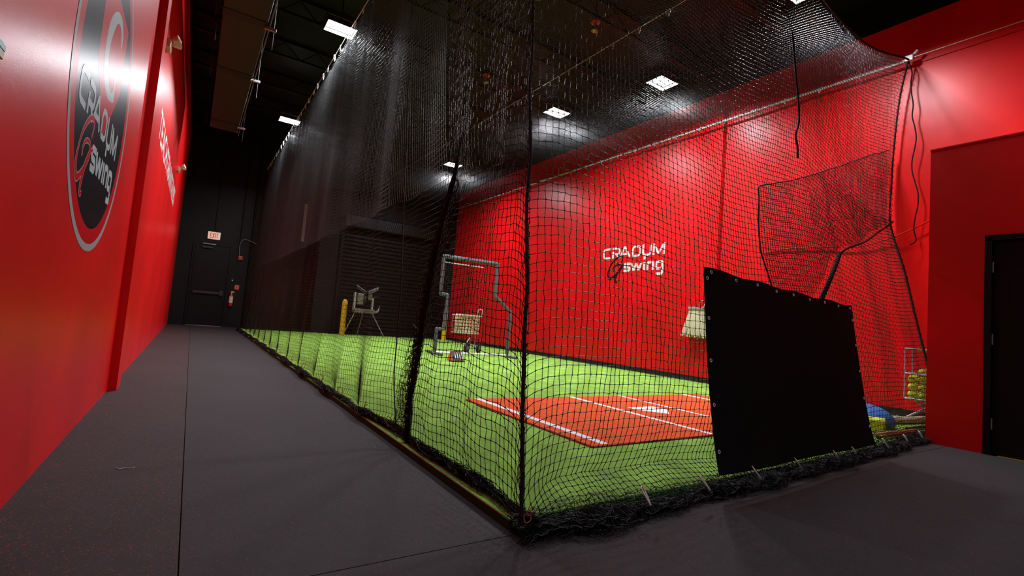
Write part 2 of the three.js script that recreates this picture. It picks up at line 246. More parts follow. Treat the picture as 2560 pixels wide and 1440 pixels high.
const EY = [0.05, 0.8, 1.28, 1.9, 2.57, 3.09, 3.65, 4.31, 4.84], EX = [7.15, 7.32, 7.43, 7.56, 7.72, 7.8, 7.8, 7.8, 7.8], EZ = [-1.95, -2.16, -2.3, -2.47, -2.69, -2.72, -2.7, -2.65, -2.56];
const cornerX = y => 1.19 + 0.0685 * (y - 0.06), cornerZ = y => -1.63 - 0.192 * (y - 0.06);
function frontZ(x, y) { const xl = cornerX(y), zl = cornerZ(y), xr = interp(y, EY, EX), zr = interp(y, EY, EZ), u = clamp((x - xl) / (xr - xl), 0, 1); return lerp(zl, zr, Math.pow(u, 1.6)); }
function topY(x) { const t = x < 4.6 ? (x - 1.52) / 3.08 : (x - 4.6) / 3.2; return 4.84 - 0.3 * Math.pow(Math.sin(Math.PI * clamp(t, 0, 1)), 1.2); }
const NU_F = 164, NV_F = 110;
function frontP(i, j) {
  const t = i / NU_F, v = j / NV_F;
  // columns crowd at the corner rope and near the free edge
  const u = clamp(t + 0.004 * Math.sin(t * 38) + 0.0012 * Math.sin(t * 90 + 1) - 0.02 * Math.exp(-t * 40) * (t > 0 ? 1 : 0) * 0.4, 0, 1);
  let y = 0.07 + v * 4.78; const xl = cornerX(y), xr = interp(y, EY, EX); let x = lerp(xl, xr, u);
  { const yt = topY(x); y = v < 0.055 ? 0.05 + v / 0.055 * 0.085 : lerp(0.135, yt, (v - 0.055) / 0.945); }
  x += 0.004 * jit(i, j, 1) + 0.004 * Math.sin(i * 0.55) * (0.3 + 0.7 * u) * (0.4 + 0.6 * Math.sin(v * 3.1)); x = i === 0 ? xl : i === NU_F ? xr : x;
  let z = frontZ(x, y);
  const d = Math.abs(x - xl);
  y -= 0.055 * Math.exp(-d / 0.12) * (v > 0.02 && v < 0.98 ? 1 : 0);
  y += 0.010 * wob(x * 1.1, y * 0.6, 1.3) + 0.003 * jit(i, j, 2);
  const far = clamp((x - 2.2) / 1.5, 0, 1), bel = 0.20 * (1 - Math.exp(-d / 0.25)) * (1 - 0.6 * far), lie = clamp((y - 0.05) / 0.085, 0, 1);
  z += lerp(0.025, 0.008, far) * wob(x * 0.9, y * 0.5, 0.4) * lie + lerp(0.012, 0.002, far) * Math.sin(x * 7) - bel * lie * Math.exp(-Math.max(0, y - 0.135) / 0.3);
  return [x, Math.max(0.047, y), z + lerp(0.003, 0.0012, far) * jit(i, j, 3)];
}
{
  const n = thing('front_net', 'black square-mesh net across the front of the cage, its free edge near the red wall', 'net');
  netMesh('netting', frontP, NU_F, NV_F, 0.0018, n, 0.0054);
  mesh('corner_rope', (() => { const pts = []; for (let k = 0; k <= 24; k++) { const y = 0.04 + k * 0.2; pts.push([cornerX(y) + 0.006 * Math.sin(k * 1.7), y, cornerZ(y) + 0.006 * Math.cos(k * 2.3)]); } const lace = []; for (let k = 0; k <= 700; k++) { const y = 0.06 + k * 4.78 / 700, a = k * 0.75, rr = 0.0098 + 0.0035 * Math.sin(k * 0.31) * Math.sin(k * 0.07); lace.push([cornerX(y) + rr * Math.cos(a), y, cornerZ(y) + rr * Math.sin(a)]); } return [tube(pts, 0.0085, 120, 8), tube(lace, 0.002, 2100, 4)]; })(), M.rope, n);
  mesh('border_rope', (() => { const pts = EY.map((y, k) => [EX[k], y, EZ[k]]); const lace = []; for (let k = 0; k <= 420; k++) { const y = 0.06 + k * 4.76 / 420, a = k * 0.9; lace.push([interp(y, EY, EX) + 0.011 * Math.cos(a), y, interp(y, EY, EZ) + 0.02 * Math.sin(a)]); } return [tube(pts, 0.011, 90, 7), tube(lace, 0.0025, 1260, 4)]; })(), M.rope, n);
  mesh('head_rope', (() => { const pts = []; for (let k = 0; k <= 40; k++) { const x = 1.52 + k * 6.28 / 40; pts.push([x, topY(x), -2.55]); } return tube(pts, 0.012, 160, 6); })(), M.rope, n);
}
// side net: near panel between corner and bundle, long panel beyond
const bundleX = y => 1.225 + 0.066 * y, bundleZ = y => interp(y, [0.05, 0.3, 1.2, 1.45, 1.75, 2.3, 4.84], [-2.96, -3.02, -2.98, -2.945, -2.86, -2.77, -2.64]);
const footX = z => 1.235 + 0.0075 * (-z - 1.6), sideX = (y, z) => lerp(footX(z), 1.52, clamp(y / 4.84, 0, 1));
const seamZ = y => y < 1.75 ? bundleZ(y) : lerp(bundleZ(1.75), -3.8, Math.pow((y - 1.75) / 3.09, 0.8));
function nearP(i, j) {
  const NU = 34, NV = 110, t = i / NU, v = j / NV, y = 0.06 + v * 4.77;
  const tt = clamp(t - 0.022 * Math.sin(t * Math.PI * 2) - 0.05 * Math.exp(-t / 0.1) * t * 8 * (1 - t), 0, 1);
  const z = lerp(cornerZ(y), seamZ(y), tt); let x = lerp(cornerX(y), bundleX(y), tt);
  const w = Math.sin(t * Math.PI);
  x += w * (0.016 * Math.sin(t * 13 + y * 0.8) + 0.006 * Math.sin(t * 31 + 2 * y)) + 0.05 * w * Math.exp(-y / 0.2);
  const dn = 2.2 * Math.exp(-t / 0.13) + Math.exp(-(1 - t) / 0.08);
  return [x + 0.004 * jit(i, j, 5), Math.max(0.05, y - 0.05 * dn * (v < 0.98 ? 1 : 0) + 0.012 * Math.sin(t * 16) + 0.006 * wob(t * 6, y, 2) + 0.003 * jit(i, j, 6)), z + 0.004 * jit(i, j, 7)];
}
const NU_S = 322;
function sideP(i, j) {
  const NV = 108, t = i / NU_S, v = j / NV; let y = 0.06 + v * (4.78 - 0.05 * Math.abs(Math.sin(t * 27 * Math.PI)) - 0.06);
  let z = lerp(seamZ(y) - 0.04, -16.2, t); z += 0.005 * Math.sin(i * 0.9) + 0.008 * Math.sin(i * 0.21 + 1);
  let x = sideX(y, z);
  const pin = Math.abs(Math.sin((z + 3.9) / 1.0 * Math.PI)), lo = Math.exp(-y / 0.55);
  x += (0.10 * lo * (pin - 0.4) + lerp(0.022, 0.005, clamp((-z - 4) / 4, 0, 1)) * Math.sin(z * 5.1 + y * 0.5) + lerp(0.02, 0.006, clamp((-z - 4) / 4, 0, 1)) * Math.sin(z * 2.2 + 0.4)) * Math.min(1, y / 0.1);
  y += 0.02 * (pin - 0.5) * Math.exp(-y / 1.2) + 0.006 * wob(z, y, 4);
  return [x, Math.max(0.05, y), z];
}
{
  const n = thing('side_net', 'long black square-mesh net hanging along the walkway side of the cage', 'net');
  netMesh('netting', nearP, 34, 110, 0.0018, n, 0.0054);
  netMesh('netting', sideP, NU_S, 108, 0.0018, n);
  // gathered seam: folds of netting round a rope
  const r = rng(21);
  const B = (i, j) => { const y = 0.05 + j * 0.0435, a = i * 2.399, k = y < 1.2 ? 0.6 + 0.22 * y : Math.max(0.12, 0.86 - 1.1 * (y - 1.2)), rr = k * (0.010 + 0.026 * Math.sqrt(((i * 7) % 17) / 17) * (1 + 0.35 * Math.sin(y * 3.3 + i) * 0.6)); return [bundleX(y) + rr * Math.cos(a) + 0.008 * jit(i, j, 11), y + 0.012 * jit(i, j, 12), bundleZ(y) + 1.1 * rr * Math.sin(a) + 0.009 * jit(i, j, 13)]; };
  netMesh('gathered_seam', B, 34, 46, 0.0021, n);
  const core = []; for (let k = 0; k <= 24; k++) { const y = 0.03 + k * 0.078; core.push([bundleX(y) + 0.006 * r(), y, bundleZ(y) + 0.008 * r()]); }
  mesh('seam_rope', tube(core, 0.015, 120, 8), M.rope, n);
  const C = (i, j) => { const y = 0.05 + j * 0.042, w = 0.20 * Math.exp(-Math.pow(y / 0.75, 2)), t = i / 12; return [bundleX(y) + 0.02 * Math.sin(i * 1.9) + 0.014 * jit(i, j, 15), y + 0.016 * jit(i, j, 16), bundleZ(y) - 0.03 - w * t + 0.016 * jit(i, j, 17)]; };
  netMesh('loose_fold', C, 12, 26, 0.0017, n);
  mesh('seam_rope', tube([[1.229, 0.061, -3.158], [1.25, 0.379, -3.344], [1.265, 0.599, -3.404], [1.298, 1.099, -3.522], [1.341, 1.758, -3.751], [1.418, 2.925, -4.113], [1.464, 3.625, -4.357], [1.52, 4.84, -4.75]], 0.0045, 80, 6), M.rope, n);
  mesh('loop', [tube([[1.335, 1.62, -2.9], [1.36, 1.66, -2.86], [1.37, 1.72, -2.84], [1.35, 1.74, -2.87], [1.34, 1.66, -2.93], [1.33, 1.6, -2.95]], 0.006, 40, 6), tube([[1.34, 1.68, -2.88], [1.35, 1.62, -2.81], [1.35, 1.56, -2.83], [1.34, 1.58, -2.9]], 0.005, 30, 6)], M.rope, n);
  mesh('far_seam', [0, 1, 2].map(k => tube([[1.42 + 0.05 * k, 0.05, -16.15], [1.46 + 0.06 * k, 1.6, -16.2], [1.47 + 0.03 * k, 3.2, -16.2], [1.53, 4.8, -16.1]], 0.022 - 0.004 * k, 40, 6)), M.rope, n);
}
// slack netting heaped along the floor
function heap(P, nu, nv, r, parent) { return netMesh('heap', P, nu, nv, r, parent); }
{
  const n = thing('front_net_skirt', 'slack black netting heaped along the floor under the front net and tarp', 'net');
  const zc = x => frontZ(x, 0.06) + 0.03 + 0.012 * Math.sin(x * 4.3), kk = x => 0.8 + 0.25 * Math.sin(x * 5.1) + 0.15 * Math.sin(x * 13) + 0.12 * Math.exp(-Math.pow((x - 1.6) / 0.25, 2));
  const core = []; for (let k = 0; k <= 100; k++) { const x = 1.19 + k * 0.0597; core.push([x, 0.022 + 0.006 * Math.sin(k * 1.3), zc(x)]); }
  const cg = tube(core, 0.024, 300, 8); { const p = cg.attributes.position; for (let k = 0; k < p.count; k++) { const x = p.getX(k), z = p.getZ(k); p.setZ(k, zc(x) + (z - zc(x)) * 2.1 * kk(x) + 0.006 * jit(k, 1, 3)); p.setY(k, Math.max(0.004, 0.02 + (p.getY(k) - 0.02) * 1.15 * kk(x) + 0.006 * jit(k, 2, 3))); } cg.computeVertexNormals(); }
  mesh('packed_netting', cg, M.packed, n);
  heap((i, j) => { const x = 1.16 + i * 0.024, k = kk(x), a = j * 0.55 + 0.7 * Math.sin(i * 0.23 + j), rr = 0.036 * k * (0.8 + 0.35 * Math.abs(jit(j, 3, 7))); return [x + 0.016 * jit(i, j, 31), Math.max(0.004, 0.02 + 1.1 * rr * Math.sin(a) + 0.010 * jit(i, j, 32)), zc(x) + 2.2 * rr * Math.cos(a) + 0.014 * jit(i, j, 33)]; }, 250, 26, 0.0014, n);
  heap((i, j) => { const x = 1.16 + i * 0.03, k = kk(x), v = j / 6; return [x + 0.012 * jit(i, j, 34), 0.045 + 0.045 * k * v + 0.014 * jit(i, j, 35), frontZ(x, 0.06) + 0.015 - 0.05 * v + 0.016 * jit(i, j, 36)]; }, 198, 6, 0.0015, n);
}
{
  const n = thing('side_net_skirt', 'slack black netting heaped along the turf edge beside the walkway', 'net');
  const xc = z => lerp(footX(z) + 0.015, 1.215, clamp((-z - 3.3) / 0.8, 0, 1)) + 0.012 * Math.sin(z * 5.3), yc = z => lerp(0.058, 0.05, clamp((-z - 3.3) / 0.8, 0, 1)), kk = z => 0.8 + 0.22 * Math.sin(z * 4.7) + 0.16 * Math.sin(z * 11);
  const core = []; for (let k = 0; k <= 160; k++) { const z = -1.6 - k * 0.0912; core.push([xc(z), yc(z) + 0.004 * Math.sin(k * 1.4), z]); }
  const cg = tube(core, 0.022, 400, 8); { const p = cg.attributes.position; for (let k = 0; k < p.count; k++) { const z = p.getZ(k); p.setX(k, xc(z) + (p.getX(k) - xc(z)) * 1.5 * kk(z) + 0.005 * jit(k, 1, 4)); p.setY(k, Math.max(0.012, yc(z) + (p.getY(k) - yc(z)) * kk(z) + 0.005 * jit(k, 2, 4))); } cg.computeVertexNormals(); }
  mesh('packed_netting', cg, M.packed, n);
  heap((i, j) => { const z = -1.62 - i * 0.030, k = kk(z), a = j * 0.62 + 0.6 * Math.sin(i * 0.31 + j), rr = 0.025 * k * (0.8 + 0.4 * Math.abs(jit(j, 5, 9))); return [xc(z) + 1.5 * rr * Math.cos(a) + 0.012 * jit(i, j, 41), Math.max(0.008, yc(z) + rr * Math.sin(a) + 0.010 * jit(i, j, 42)), z + 0.018 * jit(i, j, 43)]; }, 485, 18, 0.0015, n);
}
{
  const n = thing('roof_net', 'black square-mesh net stretched as the roof of the cage under the flood lights', 'net');
  const NU = 150, NV = 322;
  netMesh('netting', (i, j) => { const x = 1.52 + i / NU * 6.28, z = -2.57 - j / NV * 13.6; const t = x < 4.6 ? (x - 1.52) / 3.08 : (x - 4.6) / 3.2; const sag = 0.13 * Math.sin(Math.PI * clamp(t, 0, 1)) * clamp((-z - 2.57) / 1.2, 0, 1) + (topY(x) < 4.84 ? (4.84 - topY(x)) * Math.exp(-(-z - 2.57) / 0.7) : 0); const e = Math.min(Math.abs(x - 1.52), Math.abs(x - 4.6), Math.abs(x - 7.8)); return [x + 0.008 * Math.sin(z * 6), 4.80 - sag + 0.02 * Math.exp(-e / 0.15) * Math.cos((z + 4) / 0.47 * 2 * Math.PI) + 0.012 * wob(x, z, 6), z + 0.006 * Math.sin(x * 7)]; }, NU, NV, 0.0019, n);
}
{
  const n = thing('wall_net', 'black square-mesh net hanging just in front of the red wall with the white lettering', 'net');
  const NU = 310, NV = 108;
  netMesh('netting', (i, j) => { const z = -2.7 - i / NU * 13.4 + 0.01 * Math.sin(i * 0.8), y = 0.05 + j / NV * 4.72; return [7.78 + 0.03 * Math.sin(z * 4.1 + y * 0.3) * (1 - j / NV) + 0.012 * wob(z, y, 8), y + 0.006 * wob(z * 2, y, 9), z]; }, NU, NV, 0.0015, n);
  netMesh('heap', (i, j) => { const z = -2.5 - i * 0.05, a = j * 1.2; return [7.80 + 0.04 * Math.cos(a) + 0.03 * jit(i, j, 51), Math.max(0.045, 0.065 + 0.02 * Math.sin(a) + 0.015 * jit(i, j, 52)), z + 0.03 * jit(i, j, 53)]; }, 270, 7, 0.0022, n);
}
{
  const n = thing('end_net', 'black square-mesh net closing the far end of the cage before the roll-up door', 'net');
  const NU = 142, NV = 106;
  netMesh('netting', (i, j) => { const x = 1.53 + i / NU * 6.25, y = 0.05 + j / NV * 4.72; return [x + 0.01 * Math.sin(i * 0.7), y + 0.008 * wob(x, y, 3), -16.18 + 0.02 * Math.sin(x * 5)]; }, NU, NV, 0.0015, n);
  netMesh('heap', (i, j) => { const x = 1.5 + i * 0.05, a = j * 1.2; return [x + 0.03 * jit(i, j, 61), Math.max(0.045, 0.075 + 0.03 * Math.sin(a) + 0.02 * jit(i, j, 62)), -16.13 + 0.04 * Math.cos(a) + 0.03 * jit(i, j, 63)]; }, 124, 7, 0.003, n);
}
{ // second layer of net tied behind the front net at the right
  const n = thing('net_panel', 'second smaller black net panel tied behind the front net at its red wall end', 'net');
  const top = [[3.7, 2.1], [4.784, 2.46], [6.112, 2.98], [7.78, 3.63]], X = top.map(p => p[0]), Yt = top.map(p => p[1]);
  const NU = 98, NV = 56;
  const P = (i, j) => { const t = i / NU, v = j / NV; const xl = lerp(3.72, 3.57, Math.sin(Math.min(1, (1 - v) * 1.7) * 1.57)) + (v < 0.4 ? (0.4 - v) * 0.35 : 0); let x = lerp(xl, interp(lerp(2.6, 3.63, v), EY, EX) - 0.03, t); const yt = interp(x, X, Yt), yb = interp(x, [4.2, 4.36, 4.654, 4.995, 5.233, 5.9, 6.651, 7.75], [1.15, 1.267, 1.479, 1.731, 1.82, 2.003, 2.256, 2.606]); let y = lerp(yb, yt, v); return [x + 0.006 * Math.sin(i * 0.6) + 0.003 * jit(i, j, 71), y + 0.014 * Math.sin(x * 5) * (1 - v) + 0.01 * wob(x, y, 5), frontZ(x, y) - 0.05 - 0.008 * Math.sin(x * 2.2)]; };
  netMesh('netting', P, NU, NV, 0.0018, n);
  mesh('border_rope', [tube([...Array.from({ length: 20 }, (_, k) => P(Math.round((19 - k) / 19 * NU), NV)), ...Array.from({ length: 12 }, (_, k) => P(0, Math.round(NV - (k + 1) / 12 * NV)))], 0.006, 200, 6)], M.rope, n);
}
// black ropes on the front net
tag(mesh('rope', straightRope([[7.749, 2.606, -2.672], [7.2, 2.42, -2.56], [6.651, 2.256, -2.43], [5.9, 2.003, -2.28], [5.233, 1.82, -2.17], [4.995, 1.731, -2.13]], 0.012).concat(straightRope([[4.995, 1.731, -2.13], [4.654, 1.479, -2.045], [4.364, 1.267, -1.98], [4.3, 1.15, -2.0]], 0.021)), M.rope), 'thick black rope running down from the free net edge to the top of the tarp', 'rope');
function straightRope(p, r) { const c = new THREE.CatmullRomCurve3(p.map(q => new THREE.Vector3(...q))), n = 160, tw = []; for (let k = 0; k <= n; k++) { const q = c.getPoint(k / n); tw.push([q.x + r * 0.55 * Math.cos(k * 0.9), q.y + r * 0.55 * Math.sin(k * 0.9), q.z + r * 0.3 * Math.cos(k * 0.9)]); } return [tube(p, r * 0.85, 60, 7), tube(tw, r * 0.5, 320, 5)]; }
tag(mesh('rope', tube([[4.63, 3.9, -2.46], [4.623, 3.477, -2.41], [4.625, 3.226, -2.38], [4.595, 2.97, -2.345], [4.467, 2.767, -2.305], [4.48, 2.66, -2.29], [4.471, 2.55, -2.28]], 0.009, 60, 7), M.rope), 'short loose black cord dangling on the front net above the second net panel', 'rope');
tag(mesh('rope', (() => { const p = [[7.82, 4.82, -2.56]]; for (let k = 1; k <= 16; k++) p.push([7.82, 4.82 - k * 0.155, -2.54 + 0.007 * k + (k > 5 ? 0.03 * Math.sin(k * 1.15) : 0.01 * Math.sin(k * 2))]); p.push([7.78, 2.28, -2.49]); return tube(p, 0.008, 120, 7); })(), M.rope), 'long wavy black cord hanging from the cable end beside the red wall', 'rope');

// ---------------------------------------------------------------- cables and their clips
function cableLine(x, z0, z1, y, label) { const c = mesh('steel_cable', cyl([x, y, z0], [x, y, z1], 0.006, 0.006, 6), M.cable); return tag(c, label, 'cable'); }
cableLine(1.52, -0.5, -16.6, 4.9, 'taut steel cable above the walkway edge of the cage, hung with snap hooks');
cableLine(4.6, -1.0, -16.25, 4.9, 'taut steel cable along the middle of the cage roof');
cableLine(7.8, 3.5, -16.25, 4.86, 'taut steel cable running along the upper red wall above the lettering');
tag(mesh('pipe_sleeve', cyl([7.8, 4.835, -2.6], [7.8, 4.835, -16.0], 0.016, 0.016, 8), M.steel), 'slim shiny tube that carries the wall net along the red wall', 'pipe');
tag(mesh('cable_clamp', [rbox(7.77, 7.83, 4.82, 4.90, -2.60, -2.50, 0.012), cyl([7.8, 4.9, -2.5], [7.8, 4.94, -2.46], 0.02)], M.steel), 'metal clamp on the cable at the top corner of the front net', 'clamp');
function hookGeo(L = 0.085) { // snap hook: pear shaped loop with a gate
  const pts = []; for (let k = 0; k < 20; k++) { const a = k / 20 * Math.PI * 2, w = 0.016 + 0.010 * Math.cos(a); pts.push([w * Math.sin(a) * 1.05, L / 2 * Math.cos(a), 0]); }
  return [tube(pts, 0.0033, 60, 6, true), cyl([0.004, -L * 0.38, 0], [0.017, L * 0.2, 0], 0.0042, 0.0042, 6)];
}
const hookProto = (() => { const g = new THREE.Group(); const hg = hookGeo(); mesh('loop', hg[0], M.steel, g); mesh('gate', hg[1], M.steel, g); return g; })();
function hook(pos, rot, label, group, s = 1) { const o = hookProto.clone(); o.name = numbered('snap_hook'); o.position.set(...pos); o.rotation.set(...rot); o.scale.setScalar(s); scene.add(o); return tag(o, label, 'snap hook', group); }
for (let k = 0; k < 26; k++) hook([1.52, 4.865, -6.14 - k * 0.40 + 0.03 * Math.sin(k * 3)], [0.1 * Math.sin(k), 1.2 + 0.4 * Math.sin(k * 2.3), 0.15 * Math.cos(k)], `snap hook on the walkway-side cable, ${ORD[k]} one counted from its near end`, 'snap hooks along the walkway cable', 1.25);
for (let k = 0; k < 16; k++) hook([4.6, 4.865, -3.5 - k * 0.485], [0, 1.3 + 0.3 * Math.sin(k), 0.1 * Math.sin(k * 2)], `snap hook on the middle roof cable, ${ORD[k]} one counted from its near end`, 'snap hooks along the middle cable', 1.15);
for (let k = 0; k < 14; k++) hook([7.8, 4.83, -3.14 - k * 0.54], [0.1, 0.5 + Math.sin(k * 1.7), 0.3], `snap hook on the red wall cable, ${ORD[k]} one behind the corner clamp`, 'snap hooks along the wall cable', 1.1);
{
  const FL = [[1.80, -0.1, 'silver snap hook standing upright on the heaped netting, nearest the cage corner'], [2.25, 0.75, 'silver snap hook lying on the heaped netting just left of the tarp'], [2.74, 0.8, 'reddish snap hook below the left corner of the tarp'], [3.24, 0.85, 'thin snap hook below the tarp, second from its left corner'], [3.80, 1.1, 'flat snap hook below the middle of the tarp'], [4.12, 1.2, 'large bluish snap hook below the tarp right of its middle'], [4.78, 0.7, 'thin snap hook below the right corner of the tarp'], [5.3, 1.0, 'thin snap hook on the netting just right of the tarp'], [5.75, 0.9, 'thin snap hook on the netting near the red storage room corner']];
  for (const [x, a, l] of FL) { const o = hook([x, 0.12, frontZ(x, 0.06) + 0.115], [-0.75, 0.5, a], l, undefined, 1.05); }
}
{
  const tieG = tube([[0, 0.05, 0], [0.018, 0.03, 0.01], [0.012, -0.01, 0.012], [-0.012, -0.02, 0], [-0.016, 0.02, -0.008], [-0.03, 0.045, 0.01]], 0.003, 40, 5);
  [-3.3, -3.9, -4.64, -5.43, -6.55, -7.4, -8.4, -9.6, -11].forEach((z, k) => { const m = mesh('tie', tieG, M.tie_orange); m.position.set(footX(z) - 0.02, 0.09, z); m.rotation.set(0.3 * Math.sin(k * 2), k * 1.7, 0.4 * Math.cos(k)); tag(m, `small orange tie at the side net foot, ${ORD[k]} one beyond the gathered seam`, 'tie', 'orange ties along the side net foot'); });
  const c = mesh('tie', [tube([[0.02, 0.11, 0], [0.03, 0.04, 0.02], [-0.03, 0.02, 0.02], [-0.02, 0.08, -0.02], [0.04, 0.07, 0.01], [0.01, 0.13, 0.02], [-0.02, 0.1, 0.02], [0.02, 0.05, -0.02]], 0.005, 80, 6)], M.tie_orange); c.scale.setScalar(0.42); c.position.set(1.2, 0.06, -1.6); tag(c, 'coppery coil of wire tying the foot of the cage corner rope', 'tie');
}

// ---------------------------------------------------------------- black tarp on the front net
{
  const t = thing('tarp', 'plain black vinyl tarp tied to the front net by eyelets along its top', 'tarp');
  const TL = [2.60, 1.283], TR = [4.954, 1.241], BR = [4.745, 0.102], BL = [2.479, 0.113], nu = 60, nv = 30, pos = [], uv = [], idx = [];
  const T = (u, v) => { let x = lerp(lerp(BL[0], BR[0], u), lerp(TL[0], TR[0], u), v), y = lerp(lerp(BL[1], BR[1], u), lerp(TL[1], TR[1], u), v); x += -0.035 * Math.sin(v * Math.PI) * (1 - u) * 0.6 - 0.03 * Math.sin(v * Math.PI) * u; y += 0.008 * Math.sin(u * 26) * v * v - 0.012 * Math.sin(u * Math.PI) * v; return [x, y, frontZ(x, y) + 0.042 + 0.010 * Math.sin(u * 9) * (1 - 0.5 * v) + 0.045 * Math.exp(-y / 0.12)]; };
  for (const off of [0, -0.0025]) for (let j = 0; j <= nv; j++) for (let i = 0; i <= nu; i++) { const p = T(i / nu, j / nv); pos.push(p[0], p[1], p[2] + off); uv.push(p[0], p[1]); }
  const W = nu + 1, N = W * (nv + 1), q = (a, b, c, d) => idx.push(a, b, c, b, d, c);
  for (let j = 0; j < nv; j++) for (let i = 0; i < nu; i++) { const a = j * W + i; q(a, a + 1, a + W, a + W + 1); q(N + a + 1, N + a, N + a + W + 1, N + a + W); }
  for (let i = 0; i < nu; i++) { q(N + i, N + i + 1, i, i + 1); const a = nv * W + i; q(a, a + 1, N + a, N + a + 1); }
  for (let j = 0; j < nv; j++) { const a = j * W; q(N + a, a, N + a + W, a + W); const b = a + nu; q(b, N + b, b + W, N + b + W); }
  const g = new THREE.BufferGeometry(); g.setAttribute('position', new THREE.Float32BufferAttribute(pos, 3)); g.setAttribute('uv', new THREE.Float32BufferAttribute(uv, 2)); g.setIndex(idx); g.computeVertexNormals();
  mesh('sheet', g, M.vinyl, t);
  const eg = new THREE.TorusGeometry(0.009, 0.003, 6, 12);
  const put = (u, v) => { const p = T(u, v), e = mesh('eyelet', eg, M.steel, t); e.position.set(p[0], p[1], p[2] + 0.003); };
  for (let k = 0; k < 9; k++) put(0.03 + k * 0.118, 0.975);
  for (let k = 0; k < 5; k++) { put(0.985, 0.12 + k * 0.19); put(0.012, 0.1 + k * 0.21); }
}

// ---------------------------------------------------------------- lettering strokes
function ribbon(pts, w, closed = false) { // flat polyline of width w with mitred corners
  const n = pts.length, L = [], Rr = []; const wf = typeof w === 'function' ? w : () => w;
  for (let i = 0; i < n; i++) {
    const a = pts[closed ? (i + n - 1) % n : Math.max(0, i - 1)], b = pts[i], c = pts[closed ? (i + 1) % n : Math.min(n - 1, i + 1)];
    let d1 = [b[0] - a[0], b[1] - a[1]], d2 = [c[0] - b[0], c[1] - b[1]]; const l1 = Math.hypot(...d1), l2 = Math.hypot(...d2);
    if (l1 < 1e-9) d1 = d2.map(v => v / l2); else d1 = d1.map(v => v / l1); if (l2 < 1e-9) d2 = d1; else d2 = d2.map(v => v / l2);
    let nx = -(d1[1] + d2[1]), ny = d1[0] + d2[0]; const l = Math.hypot(nx, ny) || 1; nx /= l; ny /= l; const k = Math.min(2.2, 1 / Math.max(0.3, nx * -d1[1] + ny * d1[0])), h = wf(i / (n - 1)) / 2 * k;
    L.push([b[0] + nx * h, b[1] + ny * h]); Rr.push([b[0] - nx * h, b[1] - ny * h]);
  }
  return { L, Rr, closed };
}
function ribbonGeo(list, depth) { // list of ribbons -> thin solid in xy, thickness along +z
  const pos = [], idx = [];
  let kd = 0;
  for (const { L, Rr, closed } of list) {
    const n = L.length, o = pos.length / 3; const dd = depth * (1 + 0.13 * kd++); for (const z of [0, dd]) for (let i = 0; i < n; i++) { pos.push(L[i][0], L[i][1], z, Rr[i][0], Rr[i][1], z); }
    const F = o + 2 * n, q = (a, b, c, d) => idx.push(a, b, c, b, d, c);
    for (let i = 0; i < (closed ? n : n - 1); i++) { const k = (i + 1) % n, a = 2 * i, b = 2 * k; q(F + a + 1, F + b + 1, F + a, F + b); q(o + a, o + b, o + a + 1, o + b + 1); q(F + a, F + b, o + a, o + b); q(o + a + 1, o + b + 1, F + a + 1, F + b + 1); }
    if (!closed) { q(F, o, F + 1, o + 1); const e = 2 * (n - 1); q(o + e, F + e, o + e + 1, F + e + 1); }
  }
  const g = new THREE.BufferGeometry(); g.setAttribute('position', new THREE.Float32BufferAttribute(pos, 3)); g.setAttribute('uv', new THREE.Float32BufferAttribute(pos.flatMap((v, i) => i % 3 === 2 ? [] : [v]), 2)); g.setIndex(idx); const f = g.toNonIndexed(); f.computeVertexNormals(); return f;
}
const rnd = (p, r = 0.22) => { // round the inner corners of a polyline
  const o = [p[0]]; for (let i = 1; i < p.length - 1; i++) { const a = p[i - 1], b = p[i], c = p[i + 1], la = Math.hypot(b[0] - a[0], b[1] - a[1]), lc = Math.hypot(c[0] - b[0], c[1] - b[1]), k = Math.min(r, la * 0.48, lc * 0.48); const s = [b[0] + (a[0] - b[0]) * k / la, b[1] + (a[1] - b[1]) * k / la], e = [b[0] + (c[0] - b[0]) * k / lc, b[1] + (c[1] - b[1]) * k / lc]; for (let t = 0; t <= 4; t++) { const u = t / 4; o.push([(1 - u) * (1 - u) * s[0] + 2 * u * (1 - u) * b[0] + u * u * e[0], (1 - u) * (1 - u) * s[1] + 2 * u * (1 - u) * b[1] + u * u * e[1]]); } } o.push(p[p.length - 1]); return o;
};
